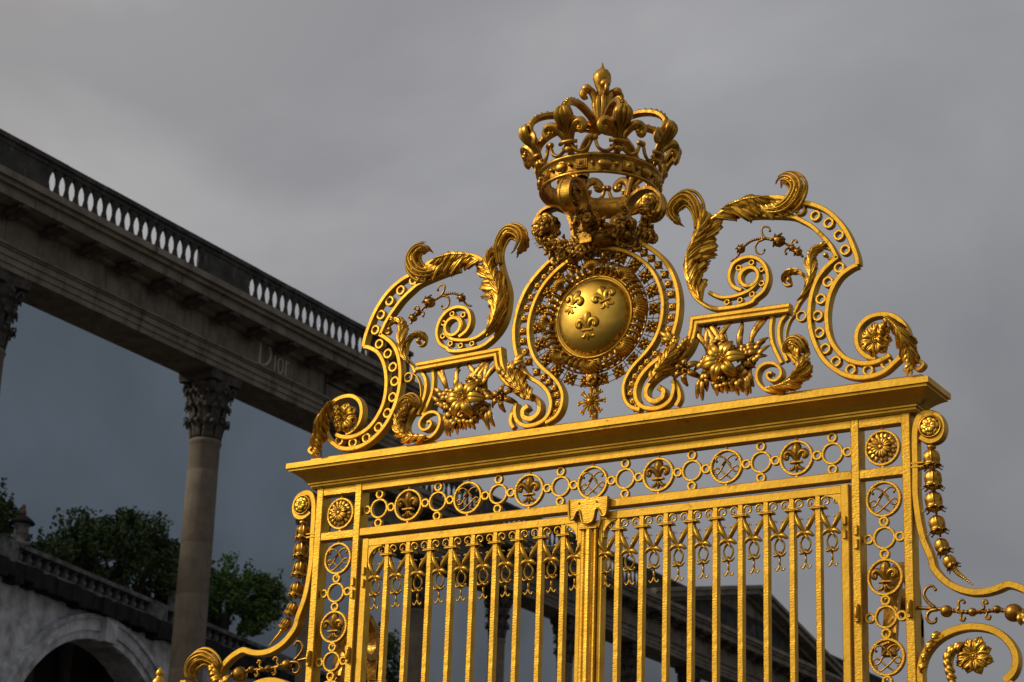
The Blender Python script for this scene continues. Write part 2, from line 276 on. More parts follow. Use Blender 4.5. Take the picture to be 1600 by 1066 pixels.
TR = {
 'arc_outer': [(1.06, 8.021), (1.136, 8.067), (1.25, 8.102), (1.363, 8.114), (1.475, 8.102), (1.587, 8.083), (1.718, 8.022), (1.829, 7.985), (1.93, 7.928), (2.02, 7.844), (2.1, 7.729), (2.152, 7.611), (2.186, 7.506), (2.193, 7.439)],
 'arc_inner': [(1.288, 7.984), (1.378, 7.976), (1.475, 7.959), (1.586, 7.936), (1.682, 7.909), (1.745, 7.871), (1.836, 7.803), (1.918, 7.712), (1.98, 7.628), (2.033, 7.518)],
 's_left': [(2.038, 7.524), (1.941, 7.457), (1.868, 7.37), (1.826, 7.259), (1.808, 7.137), (1.814, 7.011), (1.844, 6.891), (1.896, 6.777), (1.966, 6.688), (2.063, 6.614), (2.168, 6.573), (2.282, 6.566), (2.378, 6.588), (2.452, 6.638), (2.519, 6.697), (2.564, 6.786), (2.558, 6.873), (2.517, 6.949), (2.448, 7.003), (2.362, 7.025), (2.274, 7.015), (2.202, 6.961), (2.174, 6.878), (2.19, 6.788), (2.25, 6.722), (2.319, 6.698)],
 's_right': [(2.193, 7.439), (2.134, 7.422), (2.048, 7.367), (1.984, 7.27), (1.95, 7.15), (1.944, 7.027), (1.964, 6.909), (2.013, 6.813), (2.083, 6.733), (2.17, 6.686), (2.266, 6.667), (2.354, 6.677), (2.424, 6.707)],
 's_rings': [(1.736, 7.96), (1.859, 7.891), (1.965, 7.813), (2.045, 7.702), (2.093, 7.576), (2.044, 7.445), (1.953, 7.347), (1.895, 7.222), (1.868, 7.095), (1.881, 6.96), (1.925, 6.83), (2.006, 6.72), (2.12, 6.642), (2.253, 6.617), (2.392, 6.651)],
 'c_outer': [(0.746, 8.198), (0.785, 8.221), (0.827, 8.214), (0.867, 8.172), (0.894, 8.115), (0.902, 8.045), (0.887, 7.958), (0.857, 7.866), (0.823, 7.782), (0.802, 7.697), (0.802, 7.595), (0.826, 7.477), (0.878, 7.387), (0.957, 7.316), (1.042, 7.276), (1.146, 7.266), (1.265, 7.268), (1.345, 7.284), (1.369, 7.31), (1.438, 7.357), (1.474, 7.447), (1.454, 7.547), (1.398, 7.617), (1.322, 7.648), (1.246, 7.643), (1.18, 7.602), (1.155, 7.513), (1.184, 7.435), (1.256, 7.39)],
 'c_inner': [(0.985, 7.417), (1.025, 7.391), (1.082, 7.362), (1.146, 7.352), (1.226, 7.355), (1.305, 7.373), (1.341, 7.391), (1.382, 7.43), (1.397, 7.477), (1.379, 7.528), (1.322, 7.563), (1.265, 7.551), (1.237, 7.5), (1.25, 7.443)],
 'c_ring': [(1.321, 7.487)],
 'c_rings': [(1.23, 7.576), (1.337, 7.601), (1.134, 7.315), (1.242, 7.314), (1.341, 7.346), (1.42, 7.534), (1.419, 7.421)],
 'bracket': [(1.651, 7.182), (0.87, 7.199), (0.865, 7.159), (0.854, 7.103), (0.837, 7.048), (0.807, 6.991), (0.765, 6.944), (0.705, 6.887), (0.653, 6.837), (0.549, 6.792), (0.477, 6.724), (0.473, 6.647), (0.538, 6.601), (0.607, 6.622), (0.617, 6.677), (0.572, 6.708)],
 'base_scroll': [(0.842, 6.997), (0.756, 6.911), (0.67, 6.849), (0.567, 6.79), (0.489, 6.735), (0.473, 6.672), (0.509, 6.61), (0.587, 6.576), (0.665, 6.598), (0.693, 6.675), (0.663, 6.744), (0.585, 6.771), (0.542, 6.736), (0.551, 6.694)],
 'foot': [(0.692, 6.756), (0.733, 6.67), (0.742, 6.604), (0.712, 6.551)],
 'spiral': [(1.624, 6.851), (1.666, 6.8), (1.707, 6.742), (1.722, 6.688), (1.71, 6.638), (1.664, 6.592), (1.587, 6.562), (1.51, 6.557), (1.445, 6.581), (1.401, 6.635), (1.389, 6.697), (1.414, 6.75), (1.473, 6.774), (1.538, 6.757), (1.581, 6.708), (1.579, 6.66), (1.542, 6.631), (1.495, 6.641), (1.472, 6.674), (1.486, 6.698), (1.511, 6.691)],
 'leg1': [(1.504, 7.148), (1.491, 7.052), (1.501, 6.944), (1.539, 6.848), (1.577, 6.768)],
 'leg2': [(1.618, 7.142), (1.575, 7.092), (1.558, 7.019), (1.565, 6.935), (1.593, 6.856), (1.623, 6.777)],
 'leg3': [(1.7, 7.141), (1.653, 7.103), (1.621, 7.032), (1.609, 6.951), (1.616, 6.882)],
 'leg_ring': [(1.738, 7.113)],
 'spray_stem': [(1.677, 7.148), (1.72, 7.222), (1.775, 7.285), (1.817, 7.369), (1.828, 7.458), (1.824, 7.549), (1.852, 7.614), (1.913, 7.631), (1.98, 7.599), (2.001, 7.55), (1.966, 7.529), (1.943, 7.556)],
 'spray_branch': [(1.785, 7.32), (1.771, 7.404), (1.74, 7.454), (1.691, 7.48), (1.636, 7.475), (1.593, 7.438), (1.605, 7.382), (1.648, 7.375), (1.648, 7.409)],
 'garland': [(1.752, 7.581), (1.716, 7.623), (1.672, 7.66), (1.621, 7.705), (1.563, 7.737), (1.496, 7.763), (1.452, 7.778), (1.377, 7.787), (1.325, 7.778), (1.28, 7.752), (1.25, 7.724), (1.22, 7.678), (1.19, 7.654), (1.156, 7.645)],
 'g_hook1': [(1.437, 7.773), (1.392, 7.759), (1.37, 7.726), (1.377, 7.681), (1.407, 7.657), (1.436, 7.663), (1.442, 7.684)],
 'g_hook2': [(1.452, 7.778), (1.429, 7.811), (1.422, 7.856), (1.445, 7.874), (1.482, 7.86), (1.489, 7.833)],
 'g_hook3': [(1.687, 7.657), (1.665, 7.69), (1.673, 7.717), (1.695, 7.725), (1.709, 7.704)],
 'g_hook4': [(1.672, 7.66), (1.636, 7.666), (1.61, 7.648), (1.621, 7.625)],
 'top_leaf': [(1.029, 7.985), (1.121, 8.036), (1.227, 8.069), (1.348, 8.084), (1.46, 8.067), (1.557, 8.046), (1.616, 8.042)],
 'top_plume': [(1.438, 8.008), (1.527, 7.985), (1.608, 7.985), (1.675, 8.017), (1.72, 8.075), (1.735, 8.138), (1.699, 8.197), (1.64, 8.223), (1.588, 8.207), (1.569, 8.177)],
 'left_plume': [(0.891, 7.95), (0.902, 8.038), (0.89, 8.123), (0.851, 8.19), (0.796, 8.223), (0.734, 8.204), (0.688, 8.16), (0.68, 8.1), (0.712, 8.042), (0.759, 8.003)],
 'stem_leaf': [(0.953, 7.321), (0.879, 7.426), (0.841, 7.549), (0.832, 7.669), (0.847, 7.719), (0.892, 7.808), (0.938, 7.897), (0.96, 7.997), (0.937, 8.107)],
 'volute_flower': [(2.322, 6.83)],
 'volute_leaf': [(2.422, 6.972), (2.506, 6.889), (2.564, 6.777), (2.595, 6.669), (2.602, 6.599), (2.644, 6.568), (2.679, 6.597), (2.654, 6.623)],
 'lily': [(1.132, 6.827)],
 'lily2': [(0.805, 6.808)],
 'bract_leaf': [(0.515, 6.731), (0.584, 6.804), (0.67, 6.89), (0.721, 6.981), (0.703, 7.049)],
 'spiral_leaf': [(1.48, 6.565), (1.587, 6.573), (1.679, 6.605), (1.741, 6.663), (1.757, 6.721), (1.719, 6.785), (1.689, 6.827)],
 'spiral_plume': [(1.628, 6.836), (1.643, 6.878), (1.69, 6.905), (1.743, 6.879), (1.773, 6.83), (1.757, 6.795)],
 'inner_r': [(0.082, 7.933), (0.247, 7.879), (0.393, 7.785), (0.502, 7.665), (0.571, 7.519), (0.598, 7.381), (0.584, 7.233), (0.536, 7.107), (0.467, 7.018), (0.372, 6.932), (0.308, 6.858), (0.269, 6.765), (0.278, 6.665), (0.325, 6.593), (0.413, 6.553)],
 'inner_l': [(0.084, 7.952), (0.251, 7.932), (0.398, 7.863), (0.503, 7.744), (0.573, 7.563), (0.589, 7.393), (0.568, 7.235), (0.518, 7.091), (0.429, 6.968), (0.339, 6.877), (0.276, 6.788), (0.265, 6.686), (0.32, 6.569)],
 'outer_r': [(0.208, 8.015), (0.391, 7.923), (0.517, 7.829), (0.622, 7.713), (0.694, 7.566), (0.73, 7.41), (0.725, 7.261), (0.693, 7.133), (0.648, 7.025), (0.582, 6.952), (0.487, 6.891), (0.404, 6.804), (0.371, 6.702), (0.398, 6.608), (0.474, 6.558), (0.587, 6.55), (0.67, 6.597), (0.697, 6.675), (0.692, 6.748)],
 'outer_l': [(0.364, 7.962), (0.478, 7.893), (0.584, 7.788), (0.673, 7.631), (0.716, 7.464), (0.722, 7.309), (0.697, 7.151), (0.625, 6.987), (0.528, 6.838), (0.454, 6.736)],
 'console_l': [(0.229, 8.013), (0.222, 8.086), (0.238, 8.171), (0.276, 8.278)],
 'cross': [(0.004, 6.651), (-0.028, 6.855)],
 'side': [(2.638, 6.071), (2.701, 6.033), (2.771, 6.05), (2.798, 6.121), (2.771, 6.2), (2.701, 6.234), (2.636, 6.217), (2.603, 6.135), (2.595, 6.007), (2.594, 5.826), (2.59, 5.668), (2.605, 5.499), (2.632, 5.35), (2.687, 5.2), (2.71, 5.115), (2.785, 5.024), (2.869, 4.967), (2.969, 4.932), (3.07, 4.927), (3.155, 4.943), (3.227, 4.963), (3.315, 4.93), (3.38, 4.886), (3.431, 4.834), (3.456, 4.78)],
 'side_plume': [(3.444, 4.835), (3.511, 4.895), (3.603, 4.932), (3.68, 4.906), (3.727, 4.853), (3.733, 4.783), (3.698, 4.739)],
 'oval': [(2.589, 4.346), (2.591, 4.433), (2.624, 4.529), (2.699, 4.615), (2.799, 4.669), (2.91, 4.694), (3.011, 4.689), (3.11, 4.659), (3.191, 4.6), (3.246, 4.519), (3.259, 4.438), (3.235, 4.367), (3.179, 4.314)],
 'oval_stem': [(2.923, 4.582), (2.864, 4.566), (2.811, 4.525), (2.792, 4.452), (2.809, 4.332)],
 'oval_flower': [(2.979, 4.489)],
 'side_spray': [(2.573, 4.857), (2.719, 4.839), (2.83, 4.818), (2.964, 4.795), (3.141, 4.796), (3.252, 4.772), (3.317, 4.733)],
 'side_balls': [(2.783, 4.817), (2.965, 4.797), (3.137, 4.802), (3.252, 4.77)],
 'side_hook1': [(2.702, 4.847), (2.652, 4.893), (2.627, 4.945), (2.65, 4.989), (2.689, 4.999), (2.71, 4.972)],
 'side_hook2': [(2.719, 4.833), (2.667, 4.825), (2.644, 4.785), (2.665, 4.746), (2.703, 4.747), (2.708, 4.771)],
 'side_hook3': [(2.846, 4.811), (2.873, 4.833), (2.874, 4.875), (2.9, 4.885), (2.912, 4.867)],
 'side_hook4': [(3.007, 4.798), (3.05, 4.819), (3.043, 4.861), (3.064, 4.868), (3.072, 4.85)],
 'side_hook5': [(2.855, 4.81), (2.888, 4.791), (2.883, 4.754), (2.903, 4.74), (2.912, 4.756)],
 'side_hook6': [(3.032, 4.796), (3.069, 4.785), (3.06, 4.753), (3.084, 4.738), (3.089, 4.754)],
 'bells': [(2.711, 5.989), (2.708, 5.909), (2.715, 5.76), (2.714, 5.603), (2.734, 5.434), (2.763, 5.276), (2.816, 5.158), (2.866, 5.082), (2.916, 5.037), (2.97, 4.987)],
 'side_rosette': [(2.715, 6.132)],
}
# ------------------------------------------------------------------ the gilded gate
GATE = tag(empty('gilded_gate'), 'gilded wrought iron gate with crowned crest, fleur-de-lis medallions and two barred leaves', 'gate')
def mb2(fn):
    m = MB(); fn(m); return m
def both(name, m, mt, parent=GATE):
    """the right half as traced, the left half its mirror image: two separate parts"""
    return m.build(name, mt, parent), m.mirrored().build(name, mt, parent)
def y3(P, y): return [(p[0], y, p[1]) for p in P]
ZB = 0.12
# posts
m = MB()
m.box(2.118, 2.184, -.045, .075, ZB, 6.256, .007); m.box(2.500, 2.568, -.045, .075, ZB, 6.256, .007)
for z0, z1 in ((6.184, 6.254), (5.807, 5.877), (3.10, 3.17), (.35, .45)): m.box(2.183, 2.501, -.040, .045, z0, z1, .006)
for x, z in ((2.151, 4.86), (2.534, 4.86), (2.151, 3.3), (2.534, 3.3), (2.151, 1.8), (2.534, 1.8)):
    m.box(x-.017, x+.017, -.075, -.04, z-.075, z+.045, .008); m.ball((x, -.07, z-.015), .02, 8, (.8, .8, 2.4))
for z in (5.44, 5.34): m.box(2.135, 2.167, -.062, -.04, z-.035, z+.03, .006)
both('post', m, HAM)
# frieze rails
m = MB(); m.box(-2.118, 2.118, -.04, .045, 6.190, 6.256, .006); m.build('top_rail', GILT, GATE)
m = MB(); m.box(-2.118, 2.118, -.04, .045, 5.812, 5.880, .006); m.build('lower_rail', GILT, GATE)
# cornice: swept profile, mitred at both ends
prof = [(.30, 6.251), (-.052, 6.251), (-.062, 6.268), (-.062, 6.282), (-.078, 6.286), (-.078, 6.300), (-.088, 6.302), (-.104, 6.322), (-.130, 6.345), (-.160, 6.366), (-.185, 6.380), (-.198, 6.384),
        (-.198, 6.400), (-.215, 6.404), (-.215, 6.447), (.30, 6.447)]
m = MB(); vs = []; fs = []
P0 = [(-y, z) for y, z in prof[1:-1]]   # overhang, height
Xc = 2.559
for (sx, sy) in ((-1, -1), (1, -1), (1, 1), (-1, 1)):
    for o, z in P0: vs.append((sx*(Xc+o), (-o if sy < 0 else o+.03), z))
k = len(P0)
for i in range(4):
    for j in range(k-1): fs.append((i*k+j, ((i+1) % 4)*k+j, ((i+1) % 4)*k+j+1, i*k+j+1))
fs.append(tuple(i*k for i in range(4))); fs.append(tuple(i*k+k-1 for i in range(3, -1, -1)))
m.add(vs, fs, False); CORN = m.build('cornice', GILT, GATE)
m = MB(); m.box(-2.66, 2.66, -.035, .05, 6.447, 6.53, .01)
for x in (-2.0, -1.2, -.4, .4, 1.2, 2.0): m.box(x-.012, x+.012, -.10, .10, 6.447, 6.475, .004)
m.build('plinth_rail', GILT, GATE)
# ---- repeated ornaments
def fleur(m, s=1.0, y=0.0, c=(0, 0)):
    """fleur-de-lis about 1 unit high, in the x,z plane, bulging to -y"""
    cx, cz = c
    def S(P, wd, th): m.strand([(cx+p[0]*s, y+(p[2] if len(p) > 2 else 0)*s, cz+p[1]*s) for p in P], lambda t: wd(t)*s, lambda t: th(t)*s)
    S(cr_spline([(0, -.10), (0, .05), (0, .2), (0, .34), (0, .44), (0, .52)], 4), lambda t: .055+.115*math.sin(PI*min(1, max(0, (t-.25)/.75)))**.8 if t < .985 else .01, lambda t: .12*math.sin(PI*(t*.9+.05))+.02)
    for q in (-1, 1):
        S(cr_spline([(q*.03, -.10, 0), (q*.055, .03, -.02), (q*.13, .16, -.05), (q*.235, .22, -.06), (q*.33, .17, -.06), (q*.345, .07, -.06), (q*.28, .02, -.07), (q*.235, .07, -.09)], 4),
          lambda t: .045+.065*math.sin(PI*t)**.9-.01*t, lambda t: .07*math.sin(PI*(t*.9+.05))+.03)
        m.ball((cx+q*.265*s, y-.07*s, cz+.085*s), .06*s, 8)
        S(cr_spline([(q*.03, -.12), (q*.06, -.22), (q*.13, -.31), (q*.2, -.32), (q*.22, -.27)], 4), lambda t: .035+.03*math.sin(PI*t), lambda t: .06*math.sin(PI*(t*.8+.1))+.01)
    S(cr_spline([(0, -.12), (0, -.25), (0, -.36), (0, -.44)], 4), lambda t: .03+.05*math.sin(PI*t)-.02*t, lambda t: .07*math.sin(PI*(t*.8+.1))+.01)
    m.box(cx-.2*s, cx+.2*s, y-.11*s, y+.06*s, cz-.145*s, cz-.075*s, .018*s)
def flower(m, c, R, n=8, ax=(0, -1, 0), depth=.35, lay=2, core=.22, jit=.08):
    nr = Vector(ax).normalized(); e1 = nr.orthogonal().normalized(); e2 = nr.cross(e1); c = Vector(c)
    for l in range(lay):
        Rl = R*(1-.3*l)
        for i in range(n):
            a = 2*PI*(i+.5*l)/n+random.uniform(-jit, jit); d = e1*math.cos(a)+e2*math.sin(a)
            up = depth*R
            P = [c+d*Rl*t+nr*(up*(.15+.75*math.sin(t*2.4)*(.7+.3*l))+.12*R*l) for t in (0.08, .3, .5, .7, .86, 1.0)]
            wd = Rl*PI/n*.90
            m.strand(P, lambda t: wd*(.25+.95*math.sin(PI*min(1, t*.80+.08))), lambda t: R*.10*(1-.4*t), nr)
    m.ball(c+nr*depth*R*.75, R*core, 10)
    for i in range(7):
        a = 2*PI*i/7; m.ball(c+nr*depth*R*1.0+(e1*math.cos(a)+e2*math.sin(a))*R*core*.8, R*core*.32, 6)
def bloom(m, c, R, n=7, ax=(0, -1, 0), ph=0.0, depth=.22):
    """open flower: split petals that rise, arch over and dip at the tip, round a beaded eye"""
    nr = Vector(ax).normalized(); e1 = nr.orthogonal().normalized(); e2 = nr.cross(e1); c = Vector(c)
    for l, (sc_, of, up) in enumerate(((1.0, .5, 0.0), (.86, 0.0, .10))):
        for i in range(n):
            a = 2*PI*(i+of)/n+ph+random.uniform(-.07, .07); d = e1*math.cos(a)+e2*math.sin(a); q_ = e1*-math.sin(a)+e2*math.cos(a); Rl = R*sc_*random.uniform(.93, 1.05)
            for s_ in (-1, 0, 1):
                P = []
                for t in (.12, .28, .46, .64, .82, 1.0):
                    wv = math.sin(PI*min(1, t*.80+.08)); P.append(c+d*Rl*t*(1-.06*abs(s_))+q_*s_*Rl*PI/n*.50*wv+nr*(R*(up+depth*math.sin(t*2.5)+(.05 if s_ else -.01))))
                m.strand(P, lambda t: Rl*PI/n*.27*(.35+.85*math.sin(PI*min(1, t*.82+.08)))*(1 if t < .98 else .4), lambda t: R*.075*(1-.4*t), nr)
    for i in range(9):
        a = 2*PI*i/9; m.ball(c+nr*R*(depth+.10)+(e1*math.cos(a)+e2*math.sin(a))*R*.15, R*.052, 6)
    m.ball(c+nr*R*(depth+.05), R*.12, 8)
def wirecurl(m, P, r0, r1, y=0.0, k=5, flat=1.0, ball=0):
    p = cr_spline(P, k); p3 = y3(p, y); m.tube(p3, lambda t: r0+(r1-r0)*t, 7, True, flat)
    if ball: m.ball(p3[-1], ball, 8)
# medallion ring
med = mb2(lambda m: (m.ring(0, 0, .133, .113, -.014, .020, 40), m.box(-.008, .008, -.008, .012, .131, .156), m.box(-.008, .008, -.008, .012, -.156, -.131))).build('medallion', HAM, GATE)
def _mono(m):
    L = [(-.078, .045), (-.085, .066), (-.066, .082), (-.035, .078), (-.008, .058), (.018, .022), (.045, -.018), (.068, -.044), (.094, -.044), (.102, -.02), (.084, -.004), (.058, -.014), (.02, -.05), (-.012, -.074), (-.045, -.094), (-.072, -.088), (-.078, -.068)]
    for q in (-1, 1):
        wirecurl(m, [(q*x, z) for x, z in L], .0075, .0062, -.004*q, 5)
        m.ball((q*-.078, 0, .045), .010, 7); m.ball((q*-.078, 0, -.066), .009, 7)
        for i in range(4):
            t = .25+.13*i; m.ball((q*(-.02+.012+.062*t), -.002, .064-.075*t), .0085, 6)
mono_m = mb2(_mono); fl_m = mb2(lambda m: fleur(m, .235, .002, (0, -.008)))
ros_m = mb2(lambda m: (flower(m, (0, -.004, 0), .112, 16, depth=.16, lay=2, core=.26), m.ring(0, 0, .122, .108, -.008, .012, 32)))
cr_m = mb2(lambda m: m.ring(0, 0, .085, .066, -.012, .018, 32))
sr_m = mb2(lambda m: m.ring(0, 0, .0385, .0195, -.0135, .015, 20))
motif = {}
def medal(x, z, kind, first=[True]):
    if first[0]: o = med; o.location = (x, 0, z); first[0] = False
    else: o = bpy.data.objects.new('medallion', med.data); COL.objects.link(o); o.parent = GATE; o.location = (x, 0, z)
    nm, mm, mt = {'L': ('monogram', mono_m, OLD), 'F': ('fleur_de_lis', fl_m, MIDG), 'R': ('rosette', ros_m, MIDG)}[kind]
    if kind not in motif: c = mm.build(nm, mt, o); motif[kind] = c.data
    else: c = bpy.data.objects.new(nm, motif[kind]); COL.objects.link(c); c.parent = o
def inst(name, key, mm, mt, x, z, parent=GATE, y=0, rot=None, cache={}):
    if key not in cache: o = mm.build(name, mt, parent); cache[key] = o.data
    else: o = bpy.data.objects.new(name, cache[key]); COL.objects.link(o); o.parent = parent
    o.location = (x, y, z)
    if rot: o.rotation_euler = rot
    return o
FZ = 6.033; PT = .2805
kinds = 'FLFLFLF'
for i in range(7): medal((i-3)*2*PT, FZ, kinds[i])
for i in range(8):
    x = (i-3.5)*2*PT; inst('chain_ring', 'cr', cr_m, HAM, x, FZ)
    for dz in (-.119, .119): inst('small_ring', 'sr', sr_m, HAM, x, FZ+dz)
    for dx in (-.1165, .1165): inst('small_ring', 'sr', sr_m, HAM, x+dx, FZ)
for s in (-1, 1):
    medal(s*2.343, 6.030, 'R')
    for k in range(0, 10, 2):
        z = 5.655-PT*k
        if z > 3.25 : medal(s*2.343, z, 'LF'[(k//2) % 2])
        z = 5.655-PT*(k+1)
        if z > 3.25:
            inst('chain_ring', 'cr', cr_m, HAM, s*2.343, z)
            for dz in (-.1165, .1165): inst('small_ring', 'sr', sr_m, HAM, s*2.343, z+dz)
            for dx in (-.117, .117): inst('small_ring', 'sr', sr_m, HAM, s*2.343+dx, z)
# ---- gate leaves
bar_m = MB(); bar_m.box(-.0225, .0225, -.027, .022, .30, 5.655, .005)
bar_m.box(-.057, .057, -.040, .032, 5.633, 5.641, .002); bar_m.box(-.052, .052, -.036, .030, 5.644, 5.652, .002); bar_m.box(-.020, .020, -.028, .022, 5.652, 5.722, .004)
# hammer blows: slight unevenness along the bar
nb = MB(); segs = 150
for i in range(segs+1):
    z = .30+(5.633-.30)*i/segs; a = .0225+random.uniform(-.0007, .0007); f = -.027+random.uniform(-.0008, .0008)
    nb.v += [(-a, .022, z), (-a, f+.005, z), (-a+.005, f, z), (a-.005, f+random.uniform(-.0006, .0006), z), (a, f+.005, z), (a, .022, z)]
for i in range(segs):
    for j in range(6): nb.f.append((i*6+j, i*6+(j+1) % 6, (i+1)*6+(j+1) % 6, (i+1)*6+j)); nb.sm.append(False)
bz = MB(); bz.box(-.057, .057, -.040, .032, 5.633, 5.641, .002); bz.box(-.051, .051, -.036, .030, 5.644, 5.652, .002); bz.box(-.020, .020, -.028, .022, 5.652, 5.722, .004)
nb.merge(bz)
def _pend(m):
    for q in (-1, 1):
        wirecurl(m, [(q*.078, 5.655), (q*.078, 5.688), (q*.060, 5.711), (q*.034, 5.709), (q*.019, 5.690), (q*.024, 5.668), (q*.040, 5.662), (q*.046, 5.676)], .0095, .006, -.012, 5, ball=.010)
        P = cr_spline([(q*.078, -.004, 5.630), (q*.072, -.012, 5.592), (q*.054, -.022, 5.556), (q*.036, -.026, 5.520), (q*.018, -.020, 5.488), (q*.005, -.014, 5.470)], 4)
        m.strand(P, lambda t: .0095+.0125*math.sin(PI*t), lambda t: .011+.010*math.sin(PI*t))
        wirecurl(m, [(q*.058, 5.570), (q*.078, 5.554), (q*.078, 5.536)], .0075, .004, -.016, 4, ball=.009)
        wirecurl(m, [(q*.046, 5.556), (q*.032, 5.574), (q*.020, 5.567)], .006, .004, -.016, 4, ball=.0065)
        P = cr_spline([(0, -.012, 5.450), (q*.022, -.026, 5.464), (q*.048, -.028, 5.452), (q*.062, -.02, 5.434)], 4)
        m.strand(P, lambda t: .013+.008*math.sin(PI*t)-.005*t, lambda t: .013); m.ball((q*.062, -.020, 5.443), .0115, 8)
        P = cr_spline([(q*.004, -.012, 5.442), (q*.027, -.012, 5.418), (q*.038, -.012, 5.388), (q*.028, -.012, 5.352), (q*.004, -.012, 5.328)], 4)
        m.strand(P, lambda t: .0085, lambda t: .010)
        m.strand(cr_spline([(0, -.016, 5.448), (q*.016, -.024, 5.430), (q*.024, -.020, 5.412)], 4), lambda t: .011-.006*t, lambda t: .010)
        P = cr_spline([(0, -.014, 5.332), (q*.016, -.022, 5.318), (q*.034, -.022, 5.316), (q*.045, -.018, 5.330)], 4)
        m.strand(P, lambda t: .013-.005*t, lambda t: .011); m.ball((q*.046, -.016, 5.334), .009, 7)
        wirecurl(m, [(0, 5.245), (q*.010, 5.224), (q*.026, 5.209), (q*.038, 5.222)], .0085, .005, -.010, 5, ball=.0075)
    m.box(-.026, .026, -.028, .010, 5.466, 5.476, .003)
    m.strand([(0, -.012, 5.345), (0, -.02, 5.33), (0, -.018, 5.315), (0, -.01, 5.30)], lambda t: .012-.006*t, lambda t: .012)
    m.tube([(0, -.010, 5.315), (0, -.010, 5.235)], .0082, 7)
pend_m = mb2(_pend)
for s in (-1, 1):
    f = MB()
    def B(x0, x1, y0, y1, z0, z1, b=.006):
        X = sorted((s*x0, s*x1)); f.box(X[0], X[1], y0, y1, z0, z1, b)
    B(2.030, 2.092, -.032, .045, .22, 5.786); B(.085, 2.032, -.030, .040, 5.720, 5.786); B(.085, 2.032, -.030, .040, .22, .32); B(.085, 2.032, -.030, .040, 2.30, 2.38)
    B(.072, .112, -.03, .045, .22, 5.722)
    for xa, sg in ((2.031, -1), (.111, 1)):
        arc = [(xa, 5.721), (xa+sg*.125, 5.721)]+[(xa+sg*(.125-.118*math.sin(a)), 5.721-.006-.11*(1-math.cos(a))) for a in [PI/2*i/8 for i in range(9)]]+[(xa+sg*.012, 5.59), (xa, 5.59)]
        arc = [(s*x, z) for x, z in arc]; f.prism(arc, -.028, .035)
    for z in (5.52, 5.42):
        B(2.045, 2.075, -.050, -.03, z-.030, z+.030, .005)
    leaf = f.build('gate_leaf', GILT, GATE)
    for k in range(9): inst('bar', 'bar', nb, HAM, s*(1.853-.2023*k), 0, leaf)
    for k in range(10): inst('pendant_scroll', 'pend', pend_m, GOLD, s*(1.853+.101-.2023*k), 0, leaf)
# centre pillar with lock plate
m = MB()
m.sweep([(0, .22), (0, 5.66)], [(.072, .05), (.072, -.040), (.058, -.050), (.042, -.050), (.034, -.040), (.020, -.040), (.012, -.062), (-.012, -.066), (-.030, -.055), (-.036, -.042), (-.046, -.042), (-.052, -.056), (-.064, -.056), (-.072, -.044), (-.072, .05)])
m.box(-.075, .075, -.068, .05, 5.655, 5.672, .005)
PIL = m.build('centre_pillar', HAM, GATE)
half = [(.168, 5.893), (.166, 5.85), (.160, 5.77), (.145, 5.742), (.122, 5.745), (.108, 5.775), (.094, 5.80), (.072, 5.803), (.060, 5.775), (.054, 5.735), (.036, 5.707), (0, 5.697)]
hp = cr_spline(half, 4)
m = MB(); m.prism([(-x, z) for x, z in hp]+[(x, z) for x, z in reversed(hp[:-1])], -.072, -.030)
lp = m.build('lock_plate', HAM, PIL)
m = MB()
ed = [(-x, z) for x, z in hp]+[(x, z) for x, z in reversed(hp[:-1])]
m.tube([(x, -.072, z) for x, z in ed], .0095, 8)
for x in (-.075, .075): m.ball((x, -.072, 5.86), .010, 8); 
m.prism([(-.10, 5.72), (.10, 5.72), (.082, 5.66), (-.082, 5.66)], -.045, -.025)
m.build('lock_plate_rim', GOLD, PIL)

# ------------------------------------------------------------------ acanthus
def leafs(m, spine, n, L, W, side=1, y=0.0, ang=.75, out=.05, tips=3, u0=0.02, u1=.97, curl=.35, grow=None, rev=False):
    """lobes springing from a spine (x,z), each lobe a bundle of ridged pointed strands"""
    SP = cr_spline(spine, 6)
    if rev: SP = SP[::-1]
    for i in range(n):
        u = u0+(u1-u0)*i/max(1, n-1); p, t = at(SP, u); nx, nz = -t[1]*side, t[0]*side
        g = (grow(u) if grow else 1.0)*random.uniform(.9, 1.1); l = L*g
        for j in range(tips):
            a = ang*(j/(max(1, tips-1)))*1.05+.12; ll = l*(1-.22*abs(j-(tips-1)/2))*random.uniform(.9, 1.08)
            dx = t[0]*math.cos(a)+nx*math.sin(a); dz = t[1]*math.cos(a)+nz*math.sin(a)
            cx_, cz_ = -dz*side*-1, dx*side*-1
            pts = []
            for q in (0, .2, .4, .6, .8, 1.0):
                b = math.sin(q*PI*.5)
                px = p[0]+t[0]*ll*q*.55*(1-q*.5)+dx*ll*q*(.45+.4*q); pz = p[1]+t[1]*ll*q*.55*(1-q*.5)+dz*ll*q*(.45+.4*q)
                pts.append((px, y-out*math.sin(PI*q*.85)-.006*j+curl*ll*.35*max(0, q-.65), pz))
            m.strand(cr_spline(pts, 2), lambda tt: W*g*(.35+.75*math.sin(PI*min(1, tt*.82+.06))**.9)*(1 if tt < .99 else .25), lambda tt: W*.75*g*(1-.55*tt))
